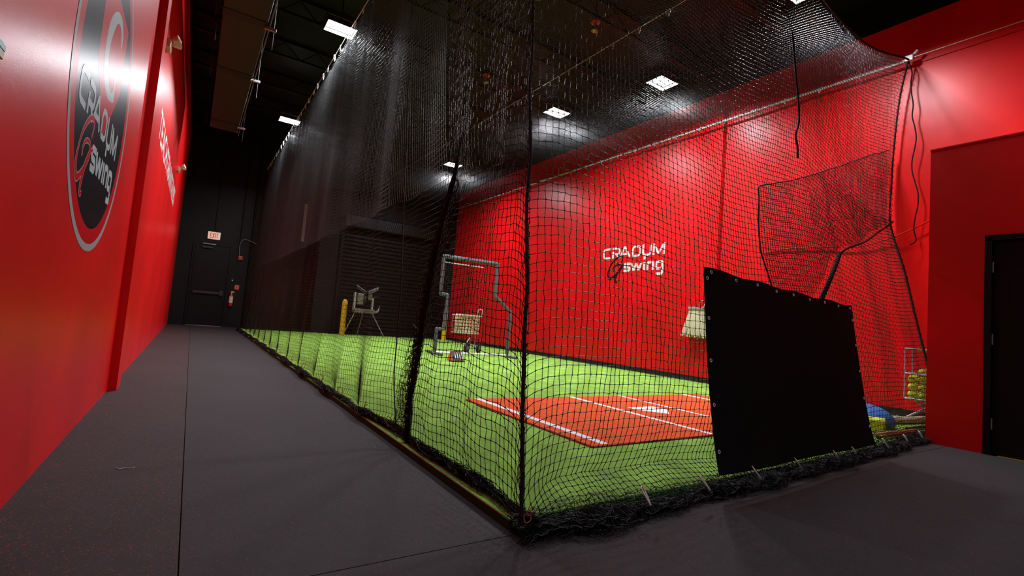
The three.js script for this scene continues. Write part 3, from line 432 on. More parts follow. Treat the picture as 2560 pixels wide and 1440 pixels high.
// strokes in a 1 x 1 box per letter
const GL = {
  C: [rnd([[1, 0.93], [0.07, 0.93], [0.07, 0.07], [1, 0.07]], 0.3)], R: [[[0.1, 0], [0.1, 0.66]], rnd([[0, 0.93], [0.93, 0.93], [0.93, 0.38], [0.1, 0.38]], 0.3), [[0.5, 0.38], [0.95, 0]]],
  A: [[[0, 0], [0.46, 1]], [[0.46, 1], [1, 0]], [[0.2, 0.3], [0.72, 0.3]]], D: [rnd([[0.07, 0.0], [0.07, 0.93], [0.93, 0.93], [0.93, 0.07], [0.07, 0.07]], 0.32)], U: [rnd([[0.07, 1], [0.07, 0.07], [0.93, 0.07], [0.93, 1]], 0.3)],
  M: [[[0.06, 0], [0.06, 1]], [[0.06, 0.97], [0.48, 0.1]], [[0.48, 0.1], [0.94, 0.97]], [[0.94, 1], [0.94, 0]]],
  s: [rnd([[1, 0.93], [0.08, 0.93], [0.08, 0.5], [0.92, 0.5], [0.92, 0.07], [0, 0.07]], 0.2)], w: [[[0.03, 1], [0.27, 0.05]], [[0.27, 0.05], [0.5, 0.9]], [[0.5, 0.9], [0.73, 0.05]], [[0.73, 0.05], [0.97, 1]]], i: [[[0.5, 0], [0.5, 1]], [[0.5, 1.32], [0.5, 1.7]]],
  n: [rnd([[0.1, 0], [0.1, 0.93], [0.9, 0.93], [0.9, 0]], 0.22)], g: [rnd([[0.9, 0.13], [0.1, 0.13], [0.1, 0.93], [0.9, 0.93], [0.9, -0.5], [0.1, -0.5]], 0.2)],
  T: [[[0, 0.92], [1, 0.92]], [[0.5, 0.92], [0.5, 0]]], E: [[[1, 0.92], [0.08, 0.92], [0.08, 0.08], [1, 0.08]], [[0.08, 0.5], [0.85, 0.5]]], H: [[[0.08, 0], [0.08, 1]], [[0.92, 0], [0.92, 1]], [[0.08, 0.5], [0.92, 0.5]]], I: [[[0.5, 0], [0.5, 1]]], N: [[[0.08, 0], [0.08, 1]], [[0.08, 1], [0.92, 0]], [[0.92, 0], [0.92, 1]]],
  S: [rnd([[1, 0.93], [0.08, 0.93], [0.08, 0.5], [0.92, 0.5], [0.92, 0.07], [0, 0.07]], 0.2)],
};
function letter(ch, x, y, w, h, sw, depth) { return ribbonGeo(GL[ch].map(p => ribbon(p.map(q => [x + q[0] * w, y + q[1] * h]), sw)), depth); }
const WORD = [['C', 0.01, 0, 0.24, 0.24], ['R', 0.30, 0, 0.24, 0.24], ['A', 0.545, 0.01, 0.29, 0.235], ['D', 0.90, 0, 0.24, 0.24], ['U', 1.19, 0, 0.24, 0.245], ['M', 1.475, 0, 0.3, 0.24]];
const SUB = [['s', 0.68, -0.31, 0.185, 0.175], ['w', 0.885, -0.31, 0.31, 0.175], ['i', 1.235, -0.31, 0.05, 0.175], ['n', 1.33, -0.31, 0.185, 0.175], ['g', 1.56, -0.31, 0.2, 0.175]];
const SCRIPT = [[0.592, -0.105], [0.627, -0.04], [0.627, 0.013], [0.58, 0.039], [0.47, 0.008], [0.362, -0.061], [0.275, -0.147], [0.216, -0.26], [0.196, -0.351], [0.227, -0.429], [0.293, -0.459], [0.384, -0.416], [0.491, -0.341], [0.586, -0.262], [0.615, -0.196], [0.561, -0.152], [0.474, -0.155], [0.394, -0.184], [0.347, -0.243], [0.362, -0.293]];
const TAIL = [[0.70, -0.17], [0.611, -0.204], [0.546, -0.275], [0.482, -0.355], [0.448, -0.437], [0.434, -0.512], [0.468, -0.543], [0.508, -0.529]];
const smooth2 = (p, n) => new THREE.SplineCurve(p.map(q => new THREE.Vector2(...q))).getPoints(n).map(v => [v.x, v.y]);
function wordmark(parent, pale, script, outline, sw) {
  for (const [c, x, y, w, h] of WORD) mesh('letter', letter(c, x, y, w, h, sw, 0.004), pale, parent);
  for (const [c, x, y, w, h] of SUB) mesh('letter', letter(c, x, y, w, h, sw * 1.15, 0.004), pale, parent);
  const wS = t => 0.022 + 0.03 * Math.pow(Math.sin(Math.PI * clamp(t * 1.05, 0, 1)), 1.5) * Math.abs(Math.sin(t * 9)), wT = t => 0.018 + 0.035 * Math.sin(Math.PI * t);
  if (outline) mesh('script_outline', ribbonGeo([ribbon(smooth2(SCRIPT, 120), t => wS(t) + 0.016), ribbon(smooth2(TAIL, 50), t => wT(t) + 0.016)], 0.005), outline, parent);
  mesh('script_letter', ribbonGeo([ribbon(smooth2(SCRIPT, 120), wS), ribbon(smooth2(TAIL, 50), wT)], 0.0078), script, parent);
}
{ // right wall: reads towards the camera (+z)
  const g = thing('wall_lettering', 'white painted lettering with a dark script G on the red wall behind the nets', 'lettering', [XR - 0.002, 2.49, -8.36 - 0.05], -Math.PI / 2);
  g.scale.setScalar(XR / 7.9);
  wordmark(g, M.decal_white, M.decal_black, null, 0.046);
}
{ // left wall roundel: reads away from the camera (-z)
  const g = thing('wall_roundel', 'big round black and red emblem with grey lettering on the near red wall', 'emblem', [XL + 0.001, 1.93, -3.5], Math.PI / 2);
  const disc = (r0, r1, z, m, name) => { const s = new THREE.Shape(); s.absarc(0, 0, r1, 0, Math.PI * 2); if (r0) { const h = new THREE.Path(); h.absarc(0, 0, r0, 0, Math.PI * 2, true); s.holes.push(h); } const e = new THREE.ExtrudeGeometry(s, { depth: 0.0004, bevelEnabled: false, curveSegments: 96 }); e.translate(0, 0, z); return mesh(name, e, m, g); };
  disc(0.84, 0.88, 0, M.decal_grey, 'rim'); disc(0.755, 0.84, 0, M.decal_red, 'ring'); disc(0, 0.755, 0, M.decal_black, 'field');
  const poly = (pts, z, m, name) => { const e = extrude(pts, 0.0003); e.translate(0, 0, z); return mesh(name, e, m, g); };
  poly([[-0.385, 0.55], [0.40, 0.55], [0.40, 0.14], [0.01, -0.25], [-0.385, 0.07]], 0.0004, M.decal_red, 'plate_shape');
  const Cout = [[0.24, 0.44], [0.17, 0.49], [0.10, 0.50], [-0.03, 0.47], [-0.14, 0.40], [-0.205, 0.32], [-0.235, 0.20], [-0.22, 0.10], [-0.14, 0.02], [0.0, -0.015], [0.12, 0.0], [0.21, 0.03], [0.20, 0.09], [0.175, 0.2]];
  const Cin = [[0.115, 0.19], [0.15, 0.10], [0.11, 0.05], [0.03, 0.05], [-0.05, 0.08], [-0.11, 0.15], [-0.115, 0.24], [-0.07, 0.33], [0.0, 0.41], [0.09, 0.445], [0.17, 0.42], [0.215, 0.36], [0.235, 0.36]];
  poly([...smooth2(Cout, 60), ...smooth2(Cin, 60)], 0.0007, M.decal_pale, 'swoosh_letter');
  const w = new THREE.Group(); w.name = 'wordmark'; w.position.set(-0.67, -0.25, 0.0009); w.scale.set(0.685, 0.69, 0.12); g.add(w);
  wordmark(w, M.decal_pale, M.decal_red, M.decal_grey, 0.05);
}
{
  const g = thing('wall_slogan', 'row of white capital letters along the red wall beyond the pilaster', 'lettering', [XL + 0.001, 2.65, -6.85], Math.PI / 2);
  let x = 0; for (const c of 'TEACHTRAINTRUST') { const w = c === 'I' ? 0.14 : 0.29; mesh('letter', letter(c, x, 0, w, 0.33, 0.07, 0.001), M.decal_white, g); x += w + 0.085; }
}

// ---------------------------------------------------------------- duct under the ceiling
{
  const d = thing('air_duct', 'long rectangular black air duct hanging under the ceiling over the walkway', 'duct');
  mesh('duct_body', rbox(-0.05, 0.45, 4.42, 4.84, -11.98, 3.2, 0.012), M.duct, d);
  for (const z of [-11.46, -8.81, -6.99, -5, -3, -1]) {
    mesh('strap', [box(-0.057, 0.457, 4.413, 4.42, z - 0.09, z + 0.09), box(-0.057, -0.05, 4.413, 4.85, z - 0.06, z + 0.06), box(0.45, 0.457, 4.413, 4.85, z - 0.06, z + 0.06)], M.black_plastic, d);
    mesh('strut', [rbox(0.42, 0.56, 4.37, 4.41, z - 0.02, z + 0.02, 0.006)], M.dull_steel, d);
    mesh('hanger_rod', [cyl([0.53, 4.12, z], [0.53, 6.0, z], 0.005, 0.005, 6)], M.dark_steel, d);
    mesh('hanger_rod', [cyl([-0.12, 4.3, z], [-0.12, 6.0, z], 0.005, 0.005, 6)], M.dark_steel, d);
  }
  tag(mesh('conduit', cyl([0.475, 4.40, -12.1], [0.475, 4.40, 3.2], 0.007, 0.007, 6), M.dark_steel), 'thin metal conduit running along the lower edge of the black duct', 'conduit');
}

// ---------------------------------------------------------------- stepped pitching screen
{
  const a = [4.47, 0.04, -9.71], b = [6.2, 0.04, -9.52], ang = -Math.atan2(b[2] - a[2], b[0] - a[0]);
  const s = thing('pitching_screen', 'stepped pitching screen frame wrapped in grey padding, standing on the turf', 'screen', a, ang);
  const V = [[0, 0.06], [0, 0.54], [0.18, 0.56], [0.18, 1.29], [0.02, 1.31], [0.02, 2.13], [1.32, 2.12], [1.32, 1.38], [1.75, 1.04], [1.74, 0.06]];
  const p3 = V.map(p => [p[0], p[1], 0]);
  const pad = (i, r) => { const [x0, y0] = V[i], [x1, y1] = V[i + 1]; return mesh('padding', (() => { const n = 14, l = Math.hypot(x1 - x0, y1 - y0), pts = []; for (let k = 0; k <= n; k++) pts.push(new THREE.Vector2(r * (1 + 0.05 * Math.sin(k * 2.1)) * (k === 0 || k === n ? 0.75 : 1), l * k / n - (k === 0 ? 0.03 : k === n ? -0.03 : 0))); const g = new THREE.LatheGeometry(pts, 14); g.rotateZ(Math.atan2(y1 - y0, x1 - x0) - Math.PI / 2); g.translate(x0, y0, 0); return g; })(), M.pad_grey, s); };
  for (let i = 0; i < V.length - 1; i++) pad(i, i === 5 ? 0.047 : 0.043);
  mesh('bottom_rail', cyl([-0.04, 0.045, 0], [1.78, 0.045, 0], 0.024), M.steel, s);
  mesh('inner_rail', cyl([0.06, 2.0, 0], [0.98, 1.99, 0], 0.014), M.dull_steel, s);
  for (const x of [0, 1.74]) mesh('foot', [cyl([x, 0.03, -0.5], [x, 0.03, 0.5], 0.025), cyl([x, 0.03, 0], [x, 0.12, 0], 0.028)], M.pad_grey, s);
  const inside = (x, y) => { let c = false; for (let i = 0, j = V.length - 1; i < V.length; j = i++) { if ((V[i][1] > y) !== (V[j][1] > y) && x < (V[j][0] - V[i][0]) * (y - V[i][1]) / (V[j][1] - V[i][1]) + V[i][0]) c = !c; } return c; };
  netMesh('screen_net', (i, j) => { const x = i * 0.0445, y = 0.06 + j * 0.0445; return inside(x, y) ? [x, y, 0.012 * wob(x * 2, y * 2, 1)] : null; }, 40, 47, 0.0014, s);
}
// ---------------------------------------------------------------- ball cart behind the screen
function ballGeo(r) { const g = new THREE.SphereGeometry(r, 14, 10); return g; }
function seam(r) { const pts = []; for (let k = 0; k < 40; k++) { const t = k / 40 * Math.PI * 2, A = 0.44; const a = Math.PI / 2 - (Math.PI / 2 - A) * Math.cos(t), b = t / 2 + A * Math.sin(2 * t); pts.push([r * Math.sin(a) * Math.cos(2 * b) * 1.0, r * Math.sin(a) * Math.sin(2 * b), r * Math.cos(a)]); } return tube(pts, 0.0012, 60, 4, true); }
{
  const c = thing('ball_cart', 'wheeled wire cart with a basket of baseballs behind the stepped screen', 'ball cart', [5.57, 0.04, -10.45]);
  const w = 0.28, d = 0.2, y0 = 0.47, y1 = 0.89, bars = [];
  for (let k = 0; k <= 7; k++) { const x = -w + k * 2 * w / 7; for (const z of [-d, d]) bars.push(cyl([x, y0, z], [x, y1, z], 0.0018, 0.0018, 5)); bars.push(cyl([x, y0, -d], [x, y0, d], 0.0018, 0.0018, 5)); }
  for (let k = 0; k <= 7; k++) { const z = -d + k * 2 * d / 7; for (const x of [-w, w]) bars.push(cyl([x, y0, z], [x, y1, z], 0.0018, 0.0018, 5)); }
  for (let k = 1; k < 3; k++) { const y = lerp(y0, y1, k / 3); bars.push(cyl([-w, y, d], [w, y, d], 0.0018, 0.0018, 5), cyl([-w, y, -d], [w, y, -d], 0.0018, 0.0018, 5), cyl([-w, y, -d], [-w, y, d], 0.0018, 0.0018, 5), cyl([w, y, -d], [w, y, d], 0.0018, 0.0018, 5)); }
  mesh('basket', bars, M.steel, c);
  mesh('basket_rim', straight([[-w, y1, -d], [w, y1, -d], [w, y1, d], [-w, y1, d], [-w, y1, -d]], 0.009), M.steel, c);
  mesh('basket_base', straight([[-w, y0, -d], [w, y0, -d], [w, y0, d], [-w, y0, d], [-w, y0, -d]], 0.008), M.steel, c);
  mesh('handle', tube([[w - 0.1, y1, d], [w - 0.1, 1.0, d + 0.02], [w - 0.08, 1.055, d + 0.02], [w + 0.0, 1.055, d + 0.02], [w + 0.02, 1.0, d + 0.02], [w + 0.02, y1, d]], 0.014, 40, 8), M.white_plastic, c);
  for (const [x, z] of [[0.08, 0.12], [0.22, 0.12]]) mesh('post', cyl([x, 0.1, z], [x, y0, z], 0.013), M.dull_steel, c);
  mesh('brace', cyl([0.1, y0 - 0.08, 0.1], [-0.2, 0.0, 0.16], 0.012), M.steel, c);
  mesh('axle', cyl([-0.02, 0.12, 0.12], [0.36, 0.12, 0.12], 0.01), M.dull_steel, c);
  for (const x of [0.0, 0.33]) { const wl = new THREE.TorusGeometry(0.088, 0.034, 10, 24); wl.rotateY(Math.PI / 2 - 0.9); wl.translate(x, 0.122, 0.12); const hub = cyl([x - 0.02, 0.122, 0.135], [x + 0.02, 0.122, 0.105], 0.055); const m = mesh('wheel', wl, M.black_plastic, c); mesh('hub', hub, M.dull_steel, m); }
  const bg = ballGeo(0.0365), sg = seam(0.037); const r = rng(77);
  const proto = new THREE.Group(); mesh('ball_cover', bg, M.baseball, proto); mesh('seam', sg, M.signal_red, proto);
  for (let j = 0; j < 6; j++) for (let i = 0; i < 7; i++) for (let k = 0; k < 3; k++) {
    if (k > 0 && j < 5 && i > 0) continue;   // only those that the wire shows: front, near end and top
    const o = proto.clone(); o.name = numbered('baseball'); o.position.set(5.57 - w + 0.042 + i * 0.0785 + 0.005 * r(), 0.04 + y0 + 0.042 + j * 0.0738 + 0.001 * r(), -10.45 + d - 0.042 - k * 0.105 - 0.012 * r()); o.rotation.set(r() * 6, r() * 6, r() * 6); scene.add(o);
    tag(o, `cream baseball in the cart basket, ${ORD[j]} row up, ${ORD[i]} from the left, ${['front', 'middle', 'back'][k]} layer`, 'baseball', 'baseballs in the wheeled cart');
  }
}
// ---------------------------------------------------------------- small striped device on the turf before the screen
{
  const g = thing('speed_sensor', 'small tent-shaped orange and black device with white stripes on the turf before the screen', 'device', [4.24, 0.04, -8.25], 0.12);
  mesh('base_plate', rbox(-0.1, 0.16, 0, 0.02, -0.07, 0.09, 0.008), M.pad_grey, g);
  const e = extrude([[-0.1, 0], [0.1, 0], [0, 0.17]], 0.24, 0.004); e.rotateY(Math.PI / 2); e.translate(-0.12, 0.02, 0); mesh('body', e, M.black_plastic, g);
  const f = extrude([[-0.098, 0.0], [0.098, 0.0], [0, 0.165]], 0.006); f.rotateY(Math.PI / 2); f.translate(-0.131, 0.022, 0); mesh('end_panel', f, M.orange, g);
  for (const x of [-0.05, 0.0, 0.05, 0.1]) { const m = mesh('stripe', new THREE.BoxGeometry(0.014, 0.15, 0.003), M.decal_white, g); m.rotation.set(-0.53, 0, 0); m.position.set(x, 0.105 + 0.0035, 0.05 + 0.006); }
}
// ---------------------------------------------------------------- pitching machine on a tripod
{
  const p = thing('pitching_machine', 'grey pitching machine with dark ball chutes on a thin tripod before the roll-up door', 'pitching machine', [4.55, 0.04, -15.35]);
  for (const [t, f] of [[[-0.28, 0.76, 0.02], [-0.55, 0, -0.12]], [[0.24, 0.76, 0.02], [0.72, 0, 0.0]], [[0, 0.76, -0.1], [0.05, 0, -0.7]]]) mesh('leg', cyl(f, t, 0.013, 0.017, 8), M.dull_steel, p);
  mesh('base_tray', [rbox(-0.34, 0.3, 0.74, 0.86, -0.15, 0.14, 0.015), ...Array.from({ length: 8 }, (_, i) => box(-0.28 + i * 0.075, -0.25 + i * 0.075, 0.72, 0.75, 0.14, 0.15))], M.machine_grey, p);
  mesh('side_post', rbox(-0.36, -0.3, 0.8, 1.36, -0.06, 0.06, 0.012), M.dull_steel, p);
  mesh('side_post', rbox(0.2, 0.26, 0.82, 1.22, -0.06, 0.06, 0.012), M.dull_steel, p);
  mesh('motor_housing', rbox(-0.27, -0.06, 0.98, 1.34, -0.12, 0.1, 0.03), M.machine_grey, p);
  mesh('motor_housing', rbox(0.06, 0.2, 1.14, 1.34, -0.1, 0.08, 0.03), M.machine_grey, p);
  const w = new THREE.TorusGeometry(0.1, 0.05, 12, 28); w.rotateY(1.2); w.translate(0.0, 1.15, 0.02); mesh('throwing_wheel', w, M.black_plastic, p);
  const fin = (x0, y0, x1, y1, n) => { const e = extrude([[x0, y0], [x1, y1], [x1 - 0.02, y1 - 0.1], [x0 + 0.03, y0 - 0.1]], 0.2, 0.006); e.translate(0, 0, -0.1); mesh('ball_chute', e, n, p); };
  fin(-0.34, 1.58, 0.0, 1.4, M.black_plastic); fin(0.04, 1.42, 0.36, 1.58, M.pad_grey);
  mesh('chute_rail', cyl([0.06, 1.41, 0.11], [0.36, 1.56, 0.11], 0.01), M.dull_steel, p); mesh('chute_rail', cyl([-0.34, 1.58, 0.11], [-0.02, 1.4, 0.11], 0.01), M.dull_steel, p);
  mesh('knob', [cyl([0.26, 1.24, 0.05], [0.36, 1.28, 0.08], 0.014), (() => { const s = new THREE.SphereGeometry(0.03, 12, 8); s.translate(0.38, 1.29, 0.08); return s; })()], M.black_plastic, p);
  mesh('carry_handle', tube([[0.3, 0.78, 0.05], [0.42, 0.86, 0.06], [0.45, 0.98, 0.06], [0.43, 0.82, 0.05], [0.32, 0.76, 0.05]], 0.013, 40, 7), M.dull_steel, p);
}
// ---------------------------------------------------------------- bollards, roll-up door, things on the far wall
const bollard = (x, z, label) => { const g = thing('bollard', label, 'bollard', [x, 0.02, z]); const pts = [[0, 0], [0.085, 0], [0.085, 1.02], [0.08, 1.08], [0.06, 1.12], [0.03, 1.14], [0, 1.145]].map(p => new THREE.Vector2(...p)); mesh('post', new THREE.LatheGeometry(pts, 24), M.yellow, g); mesh('base_collar', new THREE.CylinderGeometry(0.1, 0.105, 0.03, 24).translate(0, 0.03, 0), M.yellow, g); };
bollard(4.09, -15.93, 'yellow rounded bollard left of the pitching machine, at the roll-up door edge');
bollard(7.55, -15.75, 'yellow rounded bollard behind the stepped screen, by the red wall');
{
  const x0 = 3.94, x1 = 7.5, z = ZC, y1 = 3.5;
  const d = struct('door_3', [box(x0 - 0.1, x0, 0, y1 + 0.15, z, z + 0.08), box(x1, x1 + 0.1, 0, y1 + 0.15, z, z + 0.08)], M.black_door); d.userData.label = 'black roll-up door';
  const sl = (() => { const pts = []; for (let k = 0; k <= 8; k++) { const a = k / 8 * Math.PI; pts.push([0.012 + 0.03 * Math.sin(a), 0.128 * k / 8]); } const s = [[0, 0], ...pts, [0, 0.128]]; const e = extrude(s, x1 - x0); e.rotateY(Math.PI / 2); e.scale(1, 1, -1); e.computeVertexNormals(); return e; })();
  const slat = new THREE.ExtrudeGeometry(new THREE.Shape([[0, 0], [0.02, 0.004], [0.042, 0.03], [0.042, 0.098], [0.02, 0.124], [0, 0.128]].map(p => new THREE.Vector2(...p))), { depth: x1 - x0, bevelEnabled: false });
  slat.rotateY(-Math.PI / 2); slat.scale(-1, 1, 1); // profile now points along +z
  { const p = slat.attributes.position; slat.computeBoundingBox(); const bb = slat.boundingBox; slat.translate(x0 - bb.min.x, 0, z - bb.min.z + 0.004); slat.computeVertexNormals(); }
  for (let k = 0; k < 26; k++) { const m = mesh('slat', slat, M.black_door, d); m.position.y = 0.05 + k * 0.1315; m.position.z = 0.004 * jit(k, 1, 8); }
  mesh('hood', rbox(x0 - 0.1, x1 + 0.1, y1, y1 + 0.42, z, z + 0.36, 0.05), M.black_door, d);
}
{
  const e = thing('exit_sign', 'lit EXIT sign with red letters above the black far door', 'sign', [0.385, 2.77, ZF + 0.02]);
  mesh('case', rbox(-0.165, 0.165, -0.11, 0.115, -0.02, 0.03, 0.01), M.sign_white, e);
  const L = (x, strokes) => mesh('letter', ribbonGeo(strokes.map(p => ribbon(p.map(q => [x + q[0] * 0.045, -0.075 + q[1] * 0.15]), 0.02)), 0.004), M.sign_red, e);
  const put = (m) => { m.position.z = 0.031; };
  put(L(-0.105, [[[1, 0.96], [0.12, 0.96], [0.12, 0.04], [1, 0.04]], [[0.12, 0.5], [0.85, 0.5]]])); put(L(-0.04, [[[0, 0], [1, 1]], [[0, 1], [1, 0]]])); put(L(0.0, [[[0.7, 0], [0.7, 1]]])); put(L(0.055, [[[-0.05, 0.95], [1.15, 0.95]], [[0.55, 0.95], [0.55, 0]]]));
  mesh('mount', [rbox(-0.03, 0.03, 0.115, 0.15, -0.02, 0.02, 0.006), tube([[0, 0.15, 0], [0.02, 0.19, 0.02], [0.05, 0.18, 0.02], [0.07, 0.15, 0]], 0.005, 20, 6)], M.black_plastic, e);
  mesh('conduit', cyl([0, 0.15, -0.01], [0, 3.2, -0.01], 0.012), M.black_paint, e);
}
{
  const f = thing('fire_extinguisher', 'red fire extinguisher with a pale label hanging beside the black far door', 'fire extinguisher', [1.03, 0.66, ZF + 0.09]);
  mesh('cylinder', new THREE.LatheGeometry([[0, 0], [0.045, 0], [0.055, 0.01], [0.055, 0.3], [0.048, 0.34], [0.03, 0.37], [0.018, 0.385], [0, 0.385]].map(p => new THREE.Vector2(...p)), 24), M.extinguisher, f);
  mesh('label_band', new THREE.CylinderGeometry(0.0565, 0.0565, 0.2, 24, 1, true).translate(0, 0.2, 0), M.label_paper, f);
  mesh('valve', [cyl([0, 0.38, 0], [0, 0.42, 0], 0.018), rbox(-0.02, 0.075, 0.42, 0.435, -0.012, 0.012, 0.004), rbox(-0.02, 0.07, 0.445, 0.46, -0.012, 0.012, 0.004)], M.white_plastic, f);
  mesh('hose', tube([[0.02, 0.4, 0.01], [0.075, 0.38, 0.02], [0.085, 0.3, 0.03], [0.065, 0.18, 0.03]], 0.009, 30, 7), M.black_plastic, f);
  mesh('bracket', box(-0.02, 0.02, 0.3, 0.36, -0.085, -0.05), M.dull_steel, f);
  const sg = tag(mesh('wall_notice', rbox(1.09, 1.225, 1.18, 1.335, ZF, ZF + 0.012, 0.003), M.signal_red), 'small square red notice on the black wall above the fire extinguisher', 'notice');
  mesh('picture', ribbonGeo([ribbon([[1.12, 1.21], [1.12, 1.3], [1.19, 1.3], [1.19, 1.21]], 0.012), ribbon([[1.15, 1.2], [1.2, 1.27]], 0.01)], 0.002).translate(0, 0, ZF + 0.012), M.label_paper, sg);
  const a = thing('fire_alarm', 'red fire alarm strobe box on the black wall right of the far door', 'fire alarm', [1.16, 2.18, ZF]);
  mesh('box', rbox(-0.065, 0.065, -0.06, 0.06, 0, 0.07, 0.01), M.signal_red, a); mesh('lens', rbox(-0.04, 0.04, 0.03, 0.055, 0.07, 0.085, 0.006), M.white_plastic, a);
  const k = thing('pull_station', 'small dark switch with a white lever on the wall beside the far door', 'switch', [1.01, 1.47, ZF]);
  mesh('plate', rbox(-0.035, 0.035, -0.05, 0.05, 0, 0.02, 0.006), M.black_plastic, k); mesh('lever', rbox(-0.012, 0.02, -0.03, 0.0, 0.02, 0.035, 0.004), M.white_plastic, k);
  const s = thing('measuring_strip', 'narrow pale upright strip with dark ticks on the far black wall behind the nets', 'measuring strip', [2.91, 3.0, ZF]);
  mesh('strip', rbox(-0.045, 0.045, 0, 1.28, 0, 0.015, 0.004), M.label_paper, s);
  for (let i = 1; i < 16; i++) mesh('tick', box(-0.046, 0.046, i * 0.08 - 0.006, i * 0.08 + 0.006, 0.015, 0.017), M.black_plastic, s);
  for (const [x, x2, l] of [[1.1, 1.1, 'left thin black conduit running up the far wall beside the fire alarm'], [1.42, 1.42, 'right thicker black conduit running up the far wall beside the fire alarm']]) tag(mesh('conduit', cyl([x, l[0] === 'l' ? 2.24 : 0.1, ZF + 0.03], [x2, 5.9, ZF + 0.03], l[0] === 'l' ? 0.016 : 0.03), M.black_door), l, 'conduit');
  tag(mesh('conduit', tube([[1.12, 2.24, ZF + 0.05], [1.1, 2.6, ZF + 0.06], [1.2, 2.78, ZF + 0.08], [1.4, 2.74, ZF + 0.12], [1.6, 2.66, ZF + 0.14]], 0.009, 40, 6), M.dull_steel), 'pale flexible cable curving across the far wall above the fire alarm', 'cable');
}
// emergency lights on the left wall
{
  const em = (x, y, z, label, s) => {
    const e = thing('emergency_light', label, 'emergency light', [x, y, z], Math.PI / 2); e.scale.setScalar(s);
    mesh('case', rbox(-0.15, 0.15, -0.07, 0.07, 0, 0.07, 0.015), M.white_plastic, e);
    for (const sx of [-1, 1]) { const h = new THREE.LatheGeometry([[0, 0], [0.03, 0], [0.045, 0.03], [0.062, 0.08], [0.062, 0.1], [0.052, 0.1], [0.04, 0.085], [0, 0.08]].map(p => new THREE.Vector2(...p)), 18); h.rotateX(1.15); h.rotateY(sx * 0.35); h.translate(sx * 0.085, 0.07, 0.09); mesh('lamp_head', h, M.white_plastic, e); mesh('arm', cyl([sx * 0.08, 0.05, 0.05], [sx * 0.085, 0.08, 0.1], 0.014), M.white_plastic, e); }
  };
  em(XL, 3.5, -6.35, 'cream twin-head emergency light high on the red wall just beyond the pilaster', 0.66);
  em(XL, 3.4, -12, 'small twin-head emergency light near the far end of the red wall', 0.7);
  const l = thing('wall_label', 'small white and teal label strip at the left edge of the picture', 'label', [XL, 1.48, -1.72], Math.PI / 2); mesh('plate', rbox(-0.18, 0.18, -0.022, 0.022, 0, 0.006, 0.002), M.white_plastic, l); mesh('band', box(-0.18, 0.18, 0.002, 0.018, 0.006, 0.0075), M.teal, l);
}
// sprinkler heads
for (const [x, z, l] of [[4.47, -5.22, 'nearer coppery sprinkler head hanging from the dark ceiling'], [4.05, -7.64, 'farther coppery sprinkler head hanging from the dark ceiling']]) {
  const s = thing('sprinkler', l, 'sprinkler', [x, 5.2, z]); mesh('drop_pipe', cyl([0, 0.05, 0], [0, 0.8, 0], 0.014), M.black_paint, s);
  mesh('head', [new THREE.LatheGeometry([[0, -0.05], [0.05, -0.05], [0.052, -0.04], [0.02, -0.03], [0.018, 0.04], [0.03, 0.05], [0.03, 0.07], [0, 0.07]].map(p => new THREE.Vector2(...p)), 16)], M.brass, s); mesh('escutcheon', new THREE.CylinderGeometry(0.07, 0.06, 0.02, 18).translate(0, 0.08, 0), M.orange, s);
}
// ---------------------------------------------------------------- right wall: bent red pole, hanging broom head
{
  const pk = (x, y, z, X) => [X, 0.847 + (y - 0.847) * X / 7.75, z * X / 7.75];
  tag(mesh('pole', tube([pk(7.75, 2.32, -4.43, 7.93), pk(7.75, 2.345, -4.15, 7.92), pk(7.75, 2.35, -3.86, 7.915), pk(7.75, 2.335, -3.5, 7.905), pk(7.75, 2.30, -3.15, 7.895), pk(7.75, 2.33, -2.9, 7.885), pk(7.75, 2.41, -2.63, 7.87), pk(7.75, 2.50, -2.42, 7.86), pk(7.75, 2.62, -2.2, 7.86), pk(7.75, 2.76, -1.95, 7.86)], 0.012, 80, 8), M.red_paint), 'slim bent red pole held away from the red wall, casting a dark shadow', 'pole');
  const b = thing('broom_head', 'cream straw broom head hanging against the red wall left of the tarp', 'broom', [7.83, 0, 0]);
  const n = 30, gs = []; const r = rng(91);
  for (let k = 0; k < n; k++) for (let q = 0; q < 3; q++) { const t = (k + 0.5) / n, zt = lerp(-5.84, -5.50, t), zb = lerp(-6.0, -5.36, t) + 0.01 * (r() - 0.5); gs.push(cyl([-0.02 + q * 0.02, 1.37, zt], [-0.05 + q * 0.05, 0.84 - 0.03 * Math.sin(Math.PI * t) + 0.05 * r() + (q === 1 ? 0 : 0.02), zb], 0.012, 0.009, 5)); }
  mesh('straw', gs, M.cream, b); mesh('binding', rbox(-0.045, 0.045, 1.355, 1.41, -5.87, -5.47, 0.01), M.dull_steel, b);
  mesh('hanging_loop', [tube([[0, 1.41, -5.66], [0, 1.49, -5.64], [0.03, 1.53, -5.6], [0.06, 1.49, -5.58], [0, 1.41, -5.56]], 0.011, 30, 6)], M.brass, b);
}
